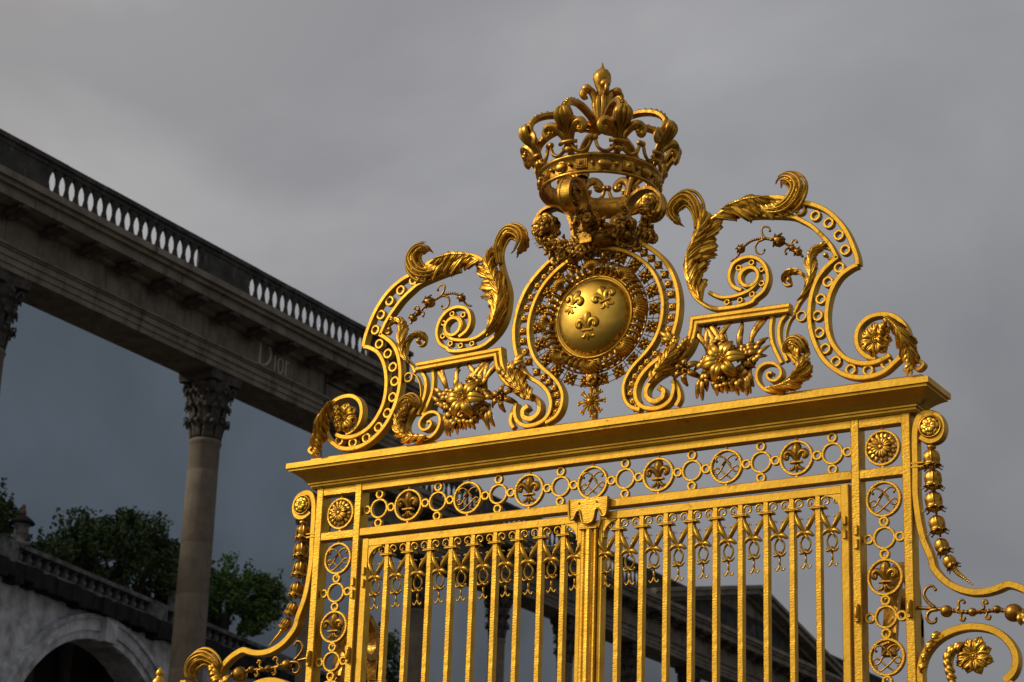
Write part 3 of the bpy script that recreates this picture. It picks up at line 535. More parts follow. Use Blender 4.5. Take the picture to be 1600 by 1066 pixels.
def plume(m, spine, W, y=-.01, n=5, dep=.05, wt=None, tips=True, side=1):
    """a rolled-over leaf end: several parallel strands along a spiral spine, fanned in depth"""
    SP = cr_spline(spine, 5)
    for k in range(n):
        q = k/(n-1)*2-1
        P = []
        for i, (x, z) in enumerate(SP):
            t = i/(len(SP)-1); a = SP[max(i-1, 0)]; b = SP[min(i+1, len(SP)-1)]; dx, dz = b[0]-a[0], b[1]-a[1]; l = math.hypot(dx, dz) or 1
            o = W*q*(.35+.8*math.sin(PI*min(1, t*1.05))**.7)*(1-.15*t)
            P.append((x-dz/l*o*side, y-dep*(1-q*q)*(.5+.8*math.sin(PI*t))-.02*t, z+dx/l*o*side))
        cut = len(P)-int(abs(q)*len(P)*.18)-random.randint(0, 2)
        m.strand(P[:max(cut, 6)], lambda t: W*.20*(.5+.6*math.sin(PI*min(1, t*.9+.1)))*(1 if t < .97 else .3), lambda t: W*.20)
    m.sheet(spine, W*1.05, W*1.05, 5, y+.012, dep*.8, .20)
    if tips:
        for i in range(0):
            u = .50+.48*i/6; p, t = at(SP, u)
            for sd in (1, -1):
                dx, dz = t[0]*.55-t[1]*sd*.8, t[1]*.55+t[0]*sd*.8
                l = W*random.uniform(.45, .75); b = (p[0]-t[1]*sd*W*.18, p[1]+t[0]*sd*W*.18)
                m.strand([(b[0], y-.02, b[1]), (b[0]+dx*l*.5, y-.035, b[1]+dz*l*.5), (b[0]+dx*l, y-.02, b[1]+dz*l), (b[0]+dx*l*1.2, y+.0, b[1]+dz*l*1.2-.004)], lambda tt: W*.24*(1-.8*tt), lambda tt: W*.2*(1-.6*tt))
# ---- crest scrolls (right half; mirrored for the left)
def crest(sgn):
    def bld(name, m, mt, parent=GATE): return (m if sgn > 0 else m.mirrored()).build(name, mt, parent)
    m = MB(); rw = .039
    m.ribbon(TR['arc_outer'], rw, -.040, .030); m.ribbon(TR['arc_inner'], rw*.9, -.040, .030)
    sl = TR['s_left']; m.ribbon(sl, rw, -.040, .030); m.ribbon(TR['s_right'], rw, -.038, .029)
    sf = bld('scroll_frame', m, GILT)
    def ringset(pts, Ro, Ri, key):
        for x, z in pts: inst('ring', key, mb2(lambda q: q.ring(0, 0, Ro, Ri, -.026, .022, 24)), HAM, sgn*x, z, sf)
    ringset(TR['s_rings'], .0440, .0240, 'rg1'); ringset(TR['c_rings'], .0245, .0125, 'rg2')
    m = MB(); m.ribbon(TR['c_outer'], .034, -.036, .028); m.ribbon(TR['c_inner'], .032, -.034, .026)
    x, z = TR['c_ring'][0]; m.ring(x, z, .090, .058, -.038, .026, 32)
    cs = bld('inner_scroll', m, GILT)
    # acanthus along the top
    m = MB(); tl = TR['top_leaf'][:-1]
    m.sheet(tl, .040, .180, 5, -.045, .050, .26)
    m.sheet([(x_, z_+.012) for x_, z_ in tl[1:]], .040, .085, 5, -.075, .035, .20, ph=.3)
    leafs(m, tl, 7, .27, .019, -1, -.030, .80, .03, 3, .22, .88)
    bld('acanthus_leaf', m, GOLD, cs)
    m = MB(); plume(m, TR['top_plume'], .066, -.035, 5, .05, side=-1); bld('leaf_curl', m, GOLD, cs)
    m = MB(); plume(m, TR['left_plume'], .060, -.035, 5, .05, side=1); bld('leaf_curl', m, GOLD, cs)
    m = MB(); sl_ = TR['stem_leaf']
    m.sheet(sl_, .055, .21, 7, -.045, .05, .16)
    m.sheet([(x_+.008, z_) for x_, z_ in sl_[:7]], .045, .105, 5, -.085, .045, .24, ph=.4)
    m.sheet([(x_+.004, z_) for x_, z_ in sl_[3:]], .060, .075, 6, -.095, .035, .22, ph=.2)
    leafs(m, sl_, 8, .27, .019, -1, -.035, .85, .03, 3, .08, .64)
    bld('acanthus_leaf', m, GOLD, cs)
    # moulded bracket under it
    m = MB(); br = TR['bracket']
    pts = [br[0], br[1]]+cr_spline(br[2:9], 4)
    w_ = .040
    m.sweep(pts, [(w_, .03), (w_, -.05), (w_-.010, -.056), (.012, -.056), (.006, -.034), (-.006, -.034), (-.010, -.048), (-w_+.008, -.048), (-w_, -.040), (-w_, .03)], smooth=False)
    m.ribbon(TR['foot'], .038, -.03, .025)
    bk = bld('bracket', m, GILT)
    m = MB(); m.ribbon(br[8:], .044, -.055, .02); m.sheet(TR['bract_leaf'], .10, .08, 6, -.055, .05, .22); m.sheet(TR['bract_leaf'][1:], .06, .05, 4, -.095, .035, .25); leafs(m, TR['bract_leaf'], 6, .13, .016, 1, -.05, .8, .03, 3)
    leafs(m, [(br[5][0], br[5][1]), (br[7][0], br[7][1]), (br[8][0], br[8][1])], 5, .09, .015, 1, -.06, .8, .03, 3, rev=True)
    bld('acanthus_leaf', m, GOLD, bk)
    m = MB(); m.ribbon(TR['leg1'], .034, -.025, .02); m.ribbon(TR['leg2'], .034, -.03, .02); m.ribbon(TR['leg3'], .014, -.02, .02)
    x, z = TR['leg_ring'][0]; m.ring(x, z, .044, .030, -.022, .02, 24)
    m.ribbon(TR['spiral'], .036, -.055, .02, taper=lambda t: 1-.35*t)
    ls = bld('leg_scroll', m, GILT, bk)
    m = MB(); m.sheet(TR['spiral_leaf'], .045, .105, 7, -.06, .045, .18); m.sheet(TR['spiral_leaf'][2:], .05, .06, 4, -.095, .035, .22, ph=.3); leafs(m, TR['spiral_leaf'], 6, .12, .015, -1, -.05, .8, .03, 3, .3, .95)
    plume(m, TR['spiral_plume'], .050, -.04, 5, .05, side=-1)
    bld('acanthus_leaf', m, GOLD, ls)
    # spray of buds inside the arc
    m = MB(); m.ribbon(TR['spray_stem'], .026, -.02, .015, taper=lambda t: 1.3-.6*t); m.ribbon(TR['spray_branch'], .022, -.02, .015, taper=lambda t: 1.2-.5*t)
    ss = TR['spray_stem']
    m.sheet(ss[1:9], .060, .050, 5, -.02, .035, .22); leafs(m, ss[1:8], 4, .075, .011, 1, -.02, .6, .02, 2, .3, .95)
    m.sheet(TR['spray_branch'][1:7], .045, .028, 4, -.02, .03, .22)
    x, z = ss[-1]; m.ball((x, -.03, z), .022, 8); x, z = TR['spray_branch'][-1]; m.ball((x, -.03, z), .024, 8)
    bld('leafy_stem', m, GOLD, sf)
    m = MB(); g = TR['garland']; wirecurl(m, g, .011, .006, -.01)
    for h in ('g_hook1', 'g_hook2', 'g_hook3', 'g_hook4'): wirecurl(m, TR[h], .010, .006, -.02, 5, ball=.012)
    SPg = cr_spline(g, 5)
    for q in [.45+.025*i for i in range(22)]:
        p, t = at(SPg, min(q, 1)); m.ball((p[0], -.012, p[1]), .013*(1-.35*(q-.4)), 7)
    for i, r in ((1, .034), (2, .026), (4, .050), (10, .034)):
        x, z = g[i]; m.ball((x, -.02, z), r, 14, (1, 1, .9), 6, .06)
        for a in range(6): m.strand([(x, -.02-r*.3, z), (x+math.cos(a)*r*.6, -.02-r*.95, z+math.sin(a)*r*.6), (x+math.cos(a)*r*1.15, -.02-r*.3, z+math.sin(a)*r*1.15)], lambda t: r*.35*(1-.6*t), lambda t: r*.25)
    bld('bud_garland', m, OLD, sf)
    # volute with flower and leaf
    m = MB(); x, z = TR['volute_flower'][0]; bloom(m, (x+.01, -.02, z), .132, 7); fo = bld('volute_flower', m, GOLD, sf)
    m = MB(); vl = TR['volute_leaf']
    m.sheet(vl[:6], .075, .095, 6, -.055, .05, .20); m.sheet(vl[:4], .05, .055, 4, -.10, .035, .25, ph=.3); leafs(m, vl[:5], 5, .11, .014, -1, -.05, .8, .03, 3, .2, .95); m.ribbon(vl[2:], .03, -.05, .01)
    leafs(m, [(x+.12, z+.16), (x+.06, z+.09), (x+.04, z+.02)], 4, .08, .013, 1, -.05, 1.0, .04, 3); x2, z2 = vl[-1]; m.ball((x2-.02, -.03, z2+.01), .025, 8)
    bld('acanthus_leaf', m, GOLD, sf)
    # lily bouquet
    bq = MB(); x, z = TR['lily'][0]
    random.seed(21)
    for i in range(44):   # strap leaves behind, standing and hanging
        up = i < 18; bx = x+random.uniform(-.20, .20); a = (random.uniform(-.45, .45) if up else random.uniform(-.35, .35)); l = random.uniform(.22, .36) if up else random.uniform(.12, .24)
        if up: P = [(bx, .0, z+.02), (bx+l*.5*math.sin(a)*.6, -.05, z+l*.5), (bx+l*math.sin(a), -.03, z+l*.85), (bx+l*math.sin(a)*1.25+.02*math.sin(i*2), .0, z+l)]
        else: P = [(bx, -.02, z-.04), (bx+l*.4*math.sin(a), -.06, z-.04-l*.45), (bx+l*.7*math.sin(a), -.045, z-.04-l*.8), (bx+l*math.sin(a), -.02, z-.04-l)]
        bq.strand(cr_spline(P, 3), lambda t: .0015+.052*(t+.05)**.7*max(0, 1-t)**.75, lambda t: .007*(1-.6*t))
    for i in range(64):
        a = random.uniform(0, 2*PI); r0 = random.uniform(.05, .17); l = random.uniform(.08, .16); ca, sa = math.cos(a), math.sin(a)
        P = [(x+ca*r0, -.02, z+sa*r0*.8), (x+ca*(r0+l*.5), -.075, z+sa*(r0+l*.5)*.85), (x+ca*(r0+l), -.03, z+sa*(r0+l)*.8-.02)]
        bq.strand(cr_spline(P, 4), lambda t: .002+.056*(t+.05)**.6*max(0, 1-t)**.8, lambda t: .008*(1-.6*t))
    for i in range(12):
        bx = x+.16+.012*i; zz = z+random.uniform(-.02, .12)
        bq.strand(cr_spline([(bx-.05, -.02, zz-.05), (bx, -.06, zz), (bx+.07, -.03, zz+random.uniform(.0, .08))], 4), lambda t: .002+.046*(t+.05)**.6*max(0, 1-t)**.8, lambda t: .008*(1-.6*t))
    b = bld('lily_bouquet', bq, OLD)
    m = MB()
    for i in range(6):
        a = 2*PI*i/6+.12; ca, sa = math.cos(a), math.sin(a); P = [(x, -.09, z), (x+ca*.07, -.135, z+sa*.065), (x+ca*.13, -.125, z+sa*.115), (x+ca*.185, -.075, z+sa*.16)]
        for o in (-.5, .5):
            Q = [(px-sa*o*.032*math.sin(PI*(k/9*.8+.15)), py, pz+ca*o*.032*math.sin(PI*(k/9*.8+.15))) for k, (px, py, pz) in enumerate(cr_spline(P, 3))]
            m.strand(Q, lambda t: .002+.031*math.sin(PI*min(1, t*.90+.08))**.85, lambda t: .014*(1-.5*t))
    m.ball((x, -.11, z), .022, 8)
    for i in range(6): a = PI/3*i; m.tube([(x, -.11, z), (x+.03*math.cos(a), -.165, z+.03*math.sin(a))], .004, 5); m.ball((x+.03*math.cos(a), -.168, z+.03*math.sin(a)), .009, 6)
    bld('lily', m, GOLD, b)
    m = MB(); x, z = TR['lily2'][0]; 
    for i in range(6):
        a = 2*PI*i/6+.5; ca, sa = math.cos(a), math.sin(a); m.strand(cr_spline([(x, -.03, z), (x+ca*.05, -.08, z+sa*.05), (x+ca*.10, -.06, z+sa*.09), (x+ca*.13, -.01, z+sa*.11)], 3), lambda t: .004+.022*math.sin(PI*(t*.82+.1)), lambda t: .010)
    for i in range(14):
        a = random.uniform(0, 2*PI); r = random.uniform(.0, .05); m.ball((x+r*math.cos(a), -.085, z+r*math.sin(a)), .011, 6)
    bld('dark_lily', m, OLD, b)
random.seed(11); crest(1); random.seed(11); crest(-1)
# ------------------------------------------------------------------ centre cartouche
random.seed(5)
m = MB(); ir = TR['inner_r']; m.ribbon([(-x, z) for x, z in reversed(ir)]+[(0.0, 7.956)]+ir, .034, -.045, .03)
CF = m.build('cartouche_frame', GILT, GATE)
m = MB(); orr = [(.12, 8.035)]+TR['outer_r']
m.ribbon(orr, .037, -.045, .03); CB = m.build('outer_band', GILT, CF); m.mirrored().build('outer_band', GILT, CF)
for s in (1, -1):
    m = MB(); bs = [(x, z) for x, z in TR['base_scroll'][:3]]
    m.ribbon([(.640, 7.02), (.70, 6.93), (.70, 6.87), (.655, 6.80)], .02, -.03, .02)
    m.sheet([(.58, 6.74), (.61, 6.84), (.66, 6.94), (.72, 7.05)], .075, .07, 5, -.06, .045, .22)
    for i in range(9): m.ball((.70+random.uniform(-.045, .045), -.075, 7.03+random.uniform(-.05, .05)), .016, 7)
    (m if s > 0 else m.mirrored()).build('bract_leaf', GOLD, CF)
# chain of small rosettes between the two bands
def _ros(m):
    m.lathe([(.030, .012), (.034, -.004), (.030, -.018), (.020, -.026), (.010, -.028), (.004, -.027)], (0, 0, 0), 24, 'y', 4, -.10)
    for i in range(4):
        a = PI/4+PI/2*i; m.ball((.021*math.cos(a), -.024, .021*math.sin(a)), .0085, 7)
        m.tube([(.026*math.cos(a), .0, .026*math.sin(a)), (.050*math.cos(a), .002, .050*math.sin(a))], .005, 6); m.ball((.048*math.cos(a), -.002, .048*math.sin(a)), .0085, 7)
    m.ball((0, -.032, 0), .008, 7)
rosm = mb2(_ros); mid = []
I2 = cr_spline(ir, 5); O2 = cr_spline(orr, 5)
for k in range(21):
    u = .04+.96*k/20; p, _ = at(I2, u*.97+.0); q = min(O2, key=lambda o: math.dist(o, p)); c = ((p[0]+q[0])/2, (p[1]+q[1])/2)
    if math.dist(p, q) < .05: continue
    for s in (1, -1): inst('chain_rosette', 'rosm', rosm, MIDG, s*c[0], c[1], CF)
# radiating square rosettes and wires inside
DC = (0.0, 7.362)
m = MB()
for i in range(44):
    a = 2*PI*i/44
    if abs(math.degrees(a)-270) < 32: R2 = .44
    else: R2 = .575
    m.tube([(DC[0]+.40*math.cos(a), 0, DC[1]+.40*math.sin(a)), (DC[0]+R2*math.cos(a), 0, DC[1]+R2*math.sin(a))], .004, 5)
for r in (.50, .55): m.torus((DC[0], 0, DC[1]), r, .0035, 80, 5)
LT = m.build('wire_lattice', OLD, CF)
def _sq(m):
    m.lathe([(.040, .010), (.044, -.004), (.036, -.014), (.02, -.018), (.004, -.018)], (0, 0, 0), 24, 'y', 4, -.16)
    for i in range(4):
        a = PI/4+PI/2*i; b = PI/2*i
        m.strand([(.008*math.cos(a), -.018, .008*math.sin(a)), (.03*math.cos(a), -.034, .03*math.sin(a)), (.056*math.cos(a), -.012, .056*math.sin(a))], lambda t: .006+.014*math.sin(PI*(t*.9+.05)), lambda t: .012)
        m.ball((.040*math.cos(b), -.018, .040*math.sin(b)), .0125, 8, (1, .8, 1))
        m.ball((.056*math.cos(a), -.010, .056*math.sin(a)), .0105, 7)
    m.ball((0, -.032, 0), .014, 8)
sqm = mb2(_sq)
for i in range(22):
    a = 2*PI*(i+.5)/22-PI/2
    if abs(i+.5) < 1 or abs(i+.5-22) < 1: pass
    inst('square_rosette', 'sqm', sqm, MIDG, DC[0]+.516*math.cos(a), DC[1]+.516*math.sin(a), CF, rot=(0, -a, 0))
# collar of shells and gadroons round the shield
m = MB()
m.torus((DC[0], -.03, DC[1]), .355, .014, 72, 8); m.torus((DC[0], -.02, DC[1]), .455, .009, 72, 6); m.torus((DC[0], -.0, DC[1]), .40, .03, 72, 8, flat=.6)
for i in range(8):
    for k in range(4):
        a = 2*PI*i/8+PI/2+2*PI/8*(.25+.50*k/3); ca, sa = math.cos(a), math.sin(a)
        m.strand(cr_spline([(DC[0]+math.cos(a+.03)*.358, -.030, DC[1]+math.sin(a+.03)*.358), (DC[0]+ca*.385, -.078, DC[1]+sa*.385), (DC[0]+ca*.425, -.082, DC[1]+sa*.425), (DC[0]+math.cos(a-.03)*.452, -.035, DC[1]+math.sin(a-.03)*.452)], 3), lambda t: .012+.007*math.sin(PI*t), lambda t: .020)
COLR = m.build('collar', MIDG, GATE)
def _shell(m):
    for k in range(9):
        a = (k-4)*.27; P = [(0, -.045, -.030), (math.sin(a)*.030, -.10, -.03+math.cos(a)*.035), (math.sin(a)*.062, -.095, -.03+math.cos(a)*.070), (math.sin(a)*.074, -.045, -.03+math.cos(a)*.088)]
        m.strand(cr_spline(P, 3), lambda t: .004+.008*t, lambda t: .010)
    m.ball((0, -.055, -.025), .018, 8)
shm = mb2(_shell); shm.v = [(x*1.25, y*1.1, z*1.2) for x, y, z in shm.v]
for i in range(8):
    a = 2*PI*i/8+PI/2; inst('shell', 'shm', shm, GOLD, DC[0]+.405*math.cos(a), DC[1]+.405*math.sin(a), COLR, rot=(0, -(a-PI/2), 0))
# domed shield, bulging forward
m = MB()
m.lathe([(.345, .02), (.345, -.045), (.336, -.056), (.324, -.050), (.316, -.038)]+[(.316*math.cos(t), -.035-.125*math.sin(t)) for t in [PI/2*i/12 for i in range(1, 12)]]+[(.004, -.1605)], (DC[0], 0, DC[1]), 64, 'y')
SH = m.build('shield', DOME, GATE)
for (x, z, rz, s_) in ((-.140, .105, .42, .225), (.140, .105, -.42, .225), (0, -.115, 0, .235)):
    m = MB(); fleur(m, s_, 0); R0 = .316
    M_ = Matrix.Rotation(rz, 4, 'Y')
    for i, p in enumerate(m.v):
        q = M_ @ Vector(p); X, Z = q.x+x, q.z+z; r = min(math.hypot(X, Z)/R0, .97); m.v[i] = (DC[0]+X, q.y*.6-.035-.125*math.sqrt(1-r*r), DC[1]+Z)
    m.build('fleur_de_lis', GOLD, SH)
# medal and radiant cross hanging under the shield
m = MB()
m.lathe([(.058, .02), (.058, -.03), (.050, -.042), (.040, -.036), (.02, -.045), (.004, -.05)], (0, -.03, 0), 24, 'y')
for i in range(len(m.v)): m.v[i] = (m.v[i][0]*.85, m.v[i][1], m.v[i][2]*1.25+6.865)
for i in range(5): m.ball((random.uniform(-.02, .02), -.075, 6.865+random.uniform(-.04, .04)), .014, 7)
m.box(-.02, .02, -.01, .03, 6.50, 6.82, .006)
md = m.build('hanging_medal', OLD, GATE)
m = MB()
for i in range(16):
    a = 2*PI*i/16; L_ = .115 if i % 2 == 0 else .075; ca, sa = math.cos(a), math.sin(a)
    m.strand([(0, -.05, 6.665), (ca*L_*.5, -.065, 6.665+sa*L_*.5), (ca*L_, -.05, 6.665+sa*L_)], lambda t: .006+.010*t if i % 2 == 0 else .008, lambda t: .010)
    if i % 4 == 2 or i % 4 == 0:
        for d_ in (-.1, .1): m.ball((math.cos(a+d_)*L_, -.05, 6.665+math.sin(a+d_)*L_), .011, 6)
m.ball((0, -.07, 6.665), .03, 10)
m.build('radiant_cross', GOLD, md)
# ------------------------------------------------------------------ crown
CR = MB(); Z0 = 8.405
def polar(r, a, z): return (r*math.sin(a), -r*math.cos(a), z)      # a = 0 faces the square
pr = [(.455, Z0), (.475, Z0-.006), (.485, Z0+.008), (.476, Z0+.022), (.470, Z0+.03), (.478, Z0+.125), (.492, Z0+.135), (.500, Z0+.15), (.490, Z0+.166), (.476, Z0+.172), (.455, Z0+.172), (.448, Z0+.1)]
vs = []; fs = []; SG = 96; n = len(pr)
for i in range(SG):
    for r, z in pr: vs.append(polar(r, 2*PI*i/SG, z))
for i in range(SG):
    for j in range(n): fs.append((i*n+j, ((i+1) % SG)*n+j, ((i+1) % SG)*n+(j+1) % n, i*n+(j+1) % n))
CR.add(vs, fs)
crown = CR.build('crown', MIDG, GATE)
for i in range(16):
    a = PI/8*i+PI/16; m = MB()
    def loc(u, h, dz): return polar(.474+h, a+u/.48, Z0+.078+dz)
    if i % 2 == 0:
        for R_k, h in ((.050, .006), (.036, .014)):
            m.add([loc(-R_k, 0, -R_k*.85), loc(R_k, 0, -R_k*.85), loc(R_k, 0, R_k*.85), loc(-R_k, 0, R_k*.85), loc(-R_k*.9, h+.006, -R_k*.75), loc(R_k*.9, h+.006, -R_k*.75), loc(R_k*.9, h+.006, R_k*.75), loc(-R_k*.9, h+.006, R_k*.75)], [(0, 1, 5, 4), (1, 2, 6, 5), (2, 3, 7, 6), (3, 0, 4, 7), (4, 5, 6, 7)], False)
        m.add([loc(-.028, .014, -.024), loc(.028, .014, -.024), loc(.028, .014, .024), loc(-.028, .014, .024), loc(0, .045, 0)], [(0, 1, 4), (1, 2, 4), (2, 3, 4), (3, 0, 4)], False)
    else:
        c = loc(0, .006, 0); b = MB(); b.ball((0, 0, 0), .05, 14, (1.15, .5, .78)); b.torus((0, .004, 0), .045, .006, 20, 6)
        b.v = [tuple(Matrix.Rotation(a, 4, 'Z') @ Vector(p)+Vector(c)) for p in b.v]; m.merge(b)
    c = polar(.488, a+PI/16, Z0+.078); m.ball(c, .019, 8)
    m.build('jewel', MIDG, crown)
def fl_crown(big):
    m = MB(); h = .45 if big else .40
    # stem, upper bulb and two side curls, in x (tangent), y (-outward), z local frame
    def lean(z): return -.02-.16*(z/.45)**1.2   # outward lean as it rises
    def S(P, wd, th, k=4): m.strand([(x, lean(z)+y, z) for x, y, z in cr_spline(P, k)], wd, th)
    def bulb(t, a, b): return a if t < .42 else a+b*math.sin(PI*min(1, (t-.42)/.58*.97))**.75
    for o in (-1, 0, 1):
        S([(o*.008, -.01, .0), (o*.012, -.025, .10), (o*.014, -.03, .17), (o*.034, -.055, .24), (o*.040, -.060, .30), (o*.012, -.035, .352)], lambda t: bulb(t, .013, .026), lambda t: bulb(t, .018, .026))
    S([(0, .015, .0), (0, .01, .12), (0, .0, .18), (0, -.01, .24), (0, -.01, .31), (0, 0, .372)], lambda t: bulb(t, .026, .048), lambda t: bulb(t, .02, .02))
    for q in (-1, 1):
        S([(q*.02, -.01, .08), (q*.045, -.03, .15), (q*.09, -.05, .205), (q*.140, -.06, .215), (q*.170, -.06, .180), (q*.160, -.065, .140), (q*.125, -.07, .145)], lambda t: .015+.024*math.sin(PI*t)**.8, lambda t: .03, 5)
        m.ball((q*.132, lean(.16)-.065, .165), .022, 9)
        S([(q*.02, -.01, .09), (q*.05, -.02, .03), (q*.105, -.01, .005), (q*.155, .0, .03), (q*.178, .02, .09)], lambda t: .020-.006*t, lambda t: .022, 5)
        m.ball((q*.182, lean(.12)+.03, .115), .026, 10)
        m.ball((q*.06, lean(.05)-.01, .055), .012, 7)
    m.tube([(-.078, lean(.085)-.02, .087), (-.03, lean(.085)-.05, .087), (.03, lean(.085)-.05, .087), (.078, lean(.085)-.02, .087)], .017, 8); m.ball((0, lean(.04)-.03, .035), .035, 8, (1.2, .8, 1))
    return m
flb = fl_crown(True).build('fleur_de_lis', MIDG, crown)
for i in range(8):
    a = PI/4*i; o = flb if i == 0 else bpy.data.objects.new('fleur_de_lis', flb.data)
    if i: COL.objects.link(o); o.parent = crown
    o.location = polar(.455, a, Z0+.165); o.rotation_euler = (0, 0, a)
def arch_m():
    m = MB()
    P = cr_spline([(-.520, .36), (-.575, .44), (-.570, .52), (-.49, .585), (-.36, .615), (-.22, .60), (-.08, .56), (0, .55)], 5)  # (y,z)
    for xo, wd in ((0, .040),):
        vs = []; fs = []
        for i, (y, z) in enumerate(P):
            a = P[max(i-1, 0)]; b = P[min(i+1, len(P)-1)]; dy, dz = b[0]-a[0], b[1]-a[1]; l = math.hypot(dy, dz); ny, nz_ = -dz/l, dy/l
            w_ = wd*(1.15-.45*i/len(P))
            for (u, h) in ((-1, 0), (-1, .02), (-.6, .03), (-.3, .02), (.3, .02), (.6, .03), (1, .02), (1, 0), (.4, -.012), (-.4, -.012)): vs.append((u*w_, y+ny*h*1.2, z+nz_*h*1.2))
        for i in range(len(P)-1):
            for j in range(10): fs.append((i*10+j, i*10+(j+1) % 10, (i+1)*10+(j+1) % 10, (i+1)*10+j))
        m.add(vs, fs, False)
    for i in range(3, len(P)-5, 2):
        y, z = P[i]; m.ball((0, y-.01, z+.035), .017, 7)
    return m
am = arch_m().build('arch', MIDG, crown)
for i in range(8):
    o = am if i == 0 else bpy.data.objects.new('arch', am.data)
    if i: COL.objects.link(o); o.parent = crown
    o.location = (0, 0, 8.405-.0+.02); o.rotation_euler = (0, 0, PI/4*i); 
am_z = 8.425
m = MB()
m.lathe([(.03, -.03), (.10, 0), (.11, .03), (.07, .055), (.05, .07)], (0, 0, 8.99), 20)
for i in range(8):
    a = PI/4*i; m.strand(cr_spline([polar(.03, a, 9.05), polar(.05, a, 9.12), polar(.065, a, 9.20), polar(.05, a, 9.26)], 3), lambda t: .026, lambda t: .02, (math.sin(a), -math.cos(a), 0))
for i in range(4):
    a = PI/2*i+PI/4*0.9
    m.strand(cr_spline([polar(.04, a, 9.10), polar(.05, a, 9.22), polar(.085, a, 9.31), polar(.135, a, 9.32), polar(.155, a, 9.27), polar(.13, a, 9.24)], 4), lambda t: .022+.014*math.sin(PI*t), lambda t: .03, (math.cos(a), math.sin(a), 0))
    m.ball(polar(.125, a, 9.33), .044, 12, (1, 1, .9)); m.ball(polar(.13, a, 9.25), .018, 8)
m.lathe([(.05, 9.22), (.045, 9.28), (.04, 9.33), (.058, 9.37), (.074, 9.42), (.072, 9.465), (.048, 9.505), (.02, 9.525), (.010, 9.55), (.003, 9.58)], (0, 0, 0), 24, 'z', 8, .05)
m.build('finial', MIDG, crown)
# ---- consoles carrying the crown
def console():
    m = MB()
    P = cr_spline([(.20, 7.93), (.205, 8.02), (.215, 8.11), (.235, 8.20), (.275, 8.29), (.345, 8.355), (.43, 8.375), (.515, 8.345), (.565, 8.27), (.565, 8.185), (.515, 8.125), (.445, 8.12), (.405, 8.17), (.425, 8.22)], 5)
    b = MB(); b.sweep(P, [(.012, .052), (.012, .034), (.006, .028), (.006, -.028), (.012, -.034), (.012, -.052), (-.012, -.052), (-.012, .052)], smooth=False)
    return b
cm = console(); rr = [mb2(lambda m: flower(m, (.475, q*.030, 8.235), .095, 7, (0, q, 0), .35, 2)) for q in (-1, 1)]
for k, a in enumerate((0, PI/2, PI, -PI/2)):
    c = cm.build('console', MIDG, GATE); c.rotation_euler = (0, 0, a); [r_.build('rosette', OLD, c) for r_ in rr]
# fruit and flower swags round the neck
def cluster(m, c, r, n, seed):
    random.seed(seed)
    for i in range(n):
        p = [c[k]+random.gauss(0, r*.5) for k in range(3)]
        if random.random() < .45: m.ball(p, random.uniform(.018, .034), 9, lob=5, amp=.05)
        elif random.random() < .5: flower(m, p, random.uniform(.035, .055), 6, (random.uniform(-.5, .7), -1, -.2), .4, 1, .28)
        else:
            a = random.uniform(0, 2*PI); l = random.uniform(.05, .09); d = (math.cos(a)*l, -.03, math.sin(a)*l-.02)
            m.strand([p, (p[0]+d[0]*.5, p[1]-.03, p[2]+d[2]*.5), (p[0]+d[0], p[1]+d[1], p[2]+d[2])], lambda t: .003+.016*math.sin(PI*(t*.85+.08)), lambda t: .009)
        if random.random() < .3: m.tube([p, (p[0]+random.uniform(-.06, .06), p[1]-.04, p[2]-.06)], .0035, 5); 
for cc, r, n, s_ in (((-.47, -.04, 8.16), .075, 60, 1), ((-.40, -.03, 8.02), .06, 40, 2), ((.46, -.04, 8.14), .05, 34, 3), ((.44, -.02, 8.00), .05, 34, 4), ((.05, -.30, 8.10), .07, 46, 5), ((.02, -.10, 8.04), .10, 60, 6), ((.27, -.12, 8.06), .08, 50, 7), ((-.22, -.08, 7.97), .07, 36, 8), ((.02, -.47, 8.22), .045, 24, 9)):
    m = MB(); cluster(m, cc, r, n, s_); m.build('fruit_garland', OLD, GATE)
random.seed(9)
m = MB()
for i in range(26):
    a = -1.15+2.3*i/25; x, z = DC[0]+.655*math.sin(a), DC[1]+.655*math.cos(a)
    if abs(a) > .62: continue
    flower(m, (x, -.03, z), .045, 5, depth=.4, lay=1); m.ball((x+.02, -.03, z-.03), .022, 8)
m.lathe([(.16, 7.94), (.19, 7.99), (.14, 8.05), (.07, 8.09)], (0, 0, 0), 24)
m.build('neck_garland', OLD, GATE)
m = MB(); m.tube([(0, -.04, 7.925), (0, -.065, 7.95), (0, -.065, 7.98), (0, -.04, 8.0)], .014, 8); m.build('neck_clasp', GOLD, GATE)
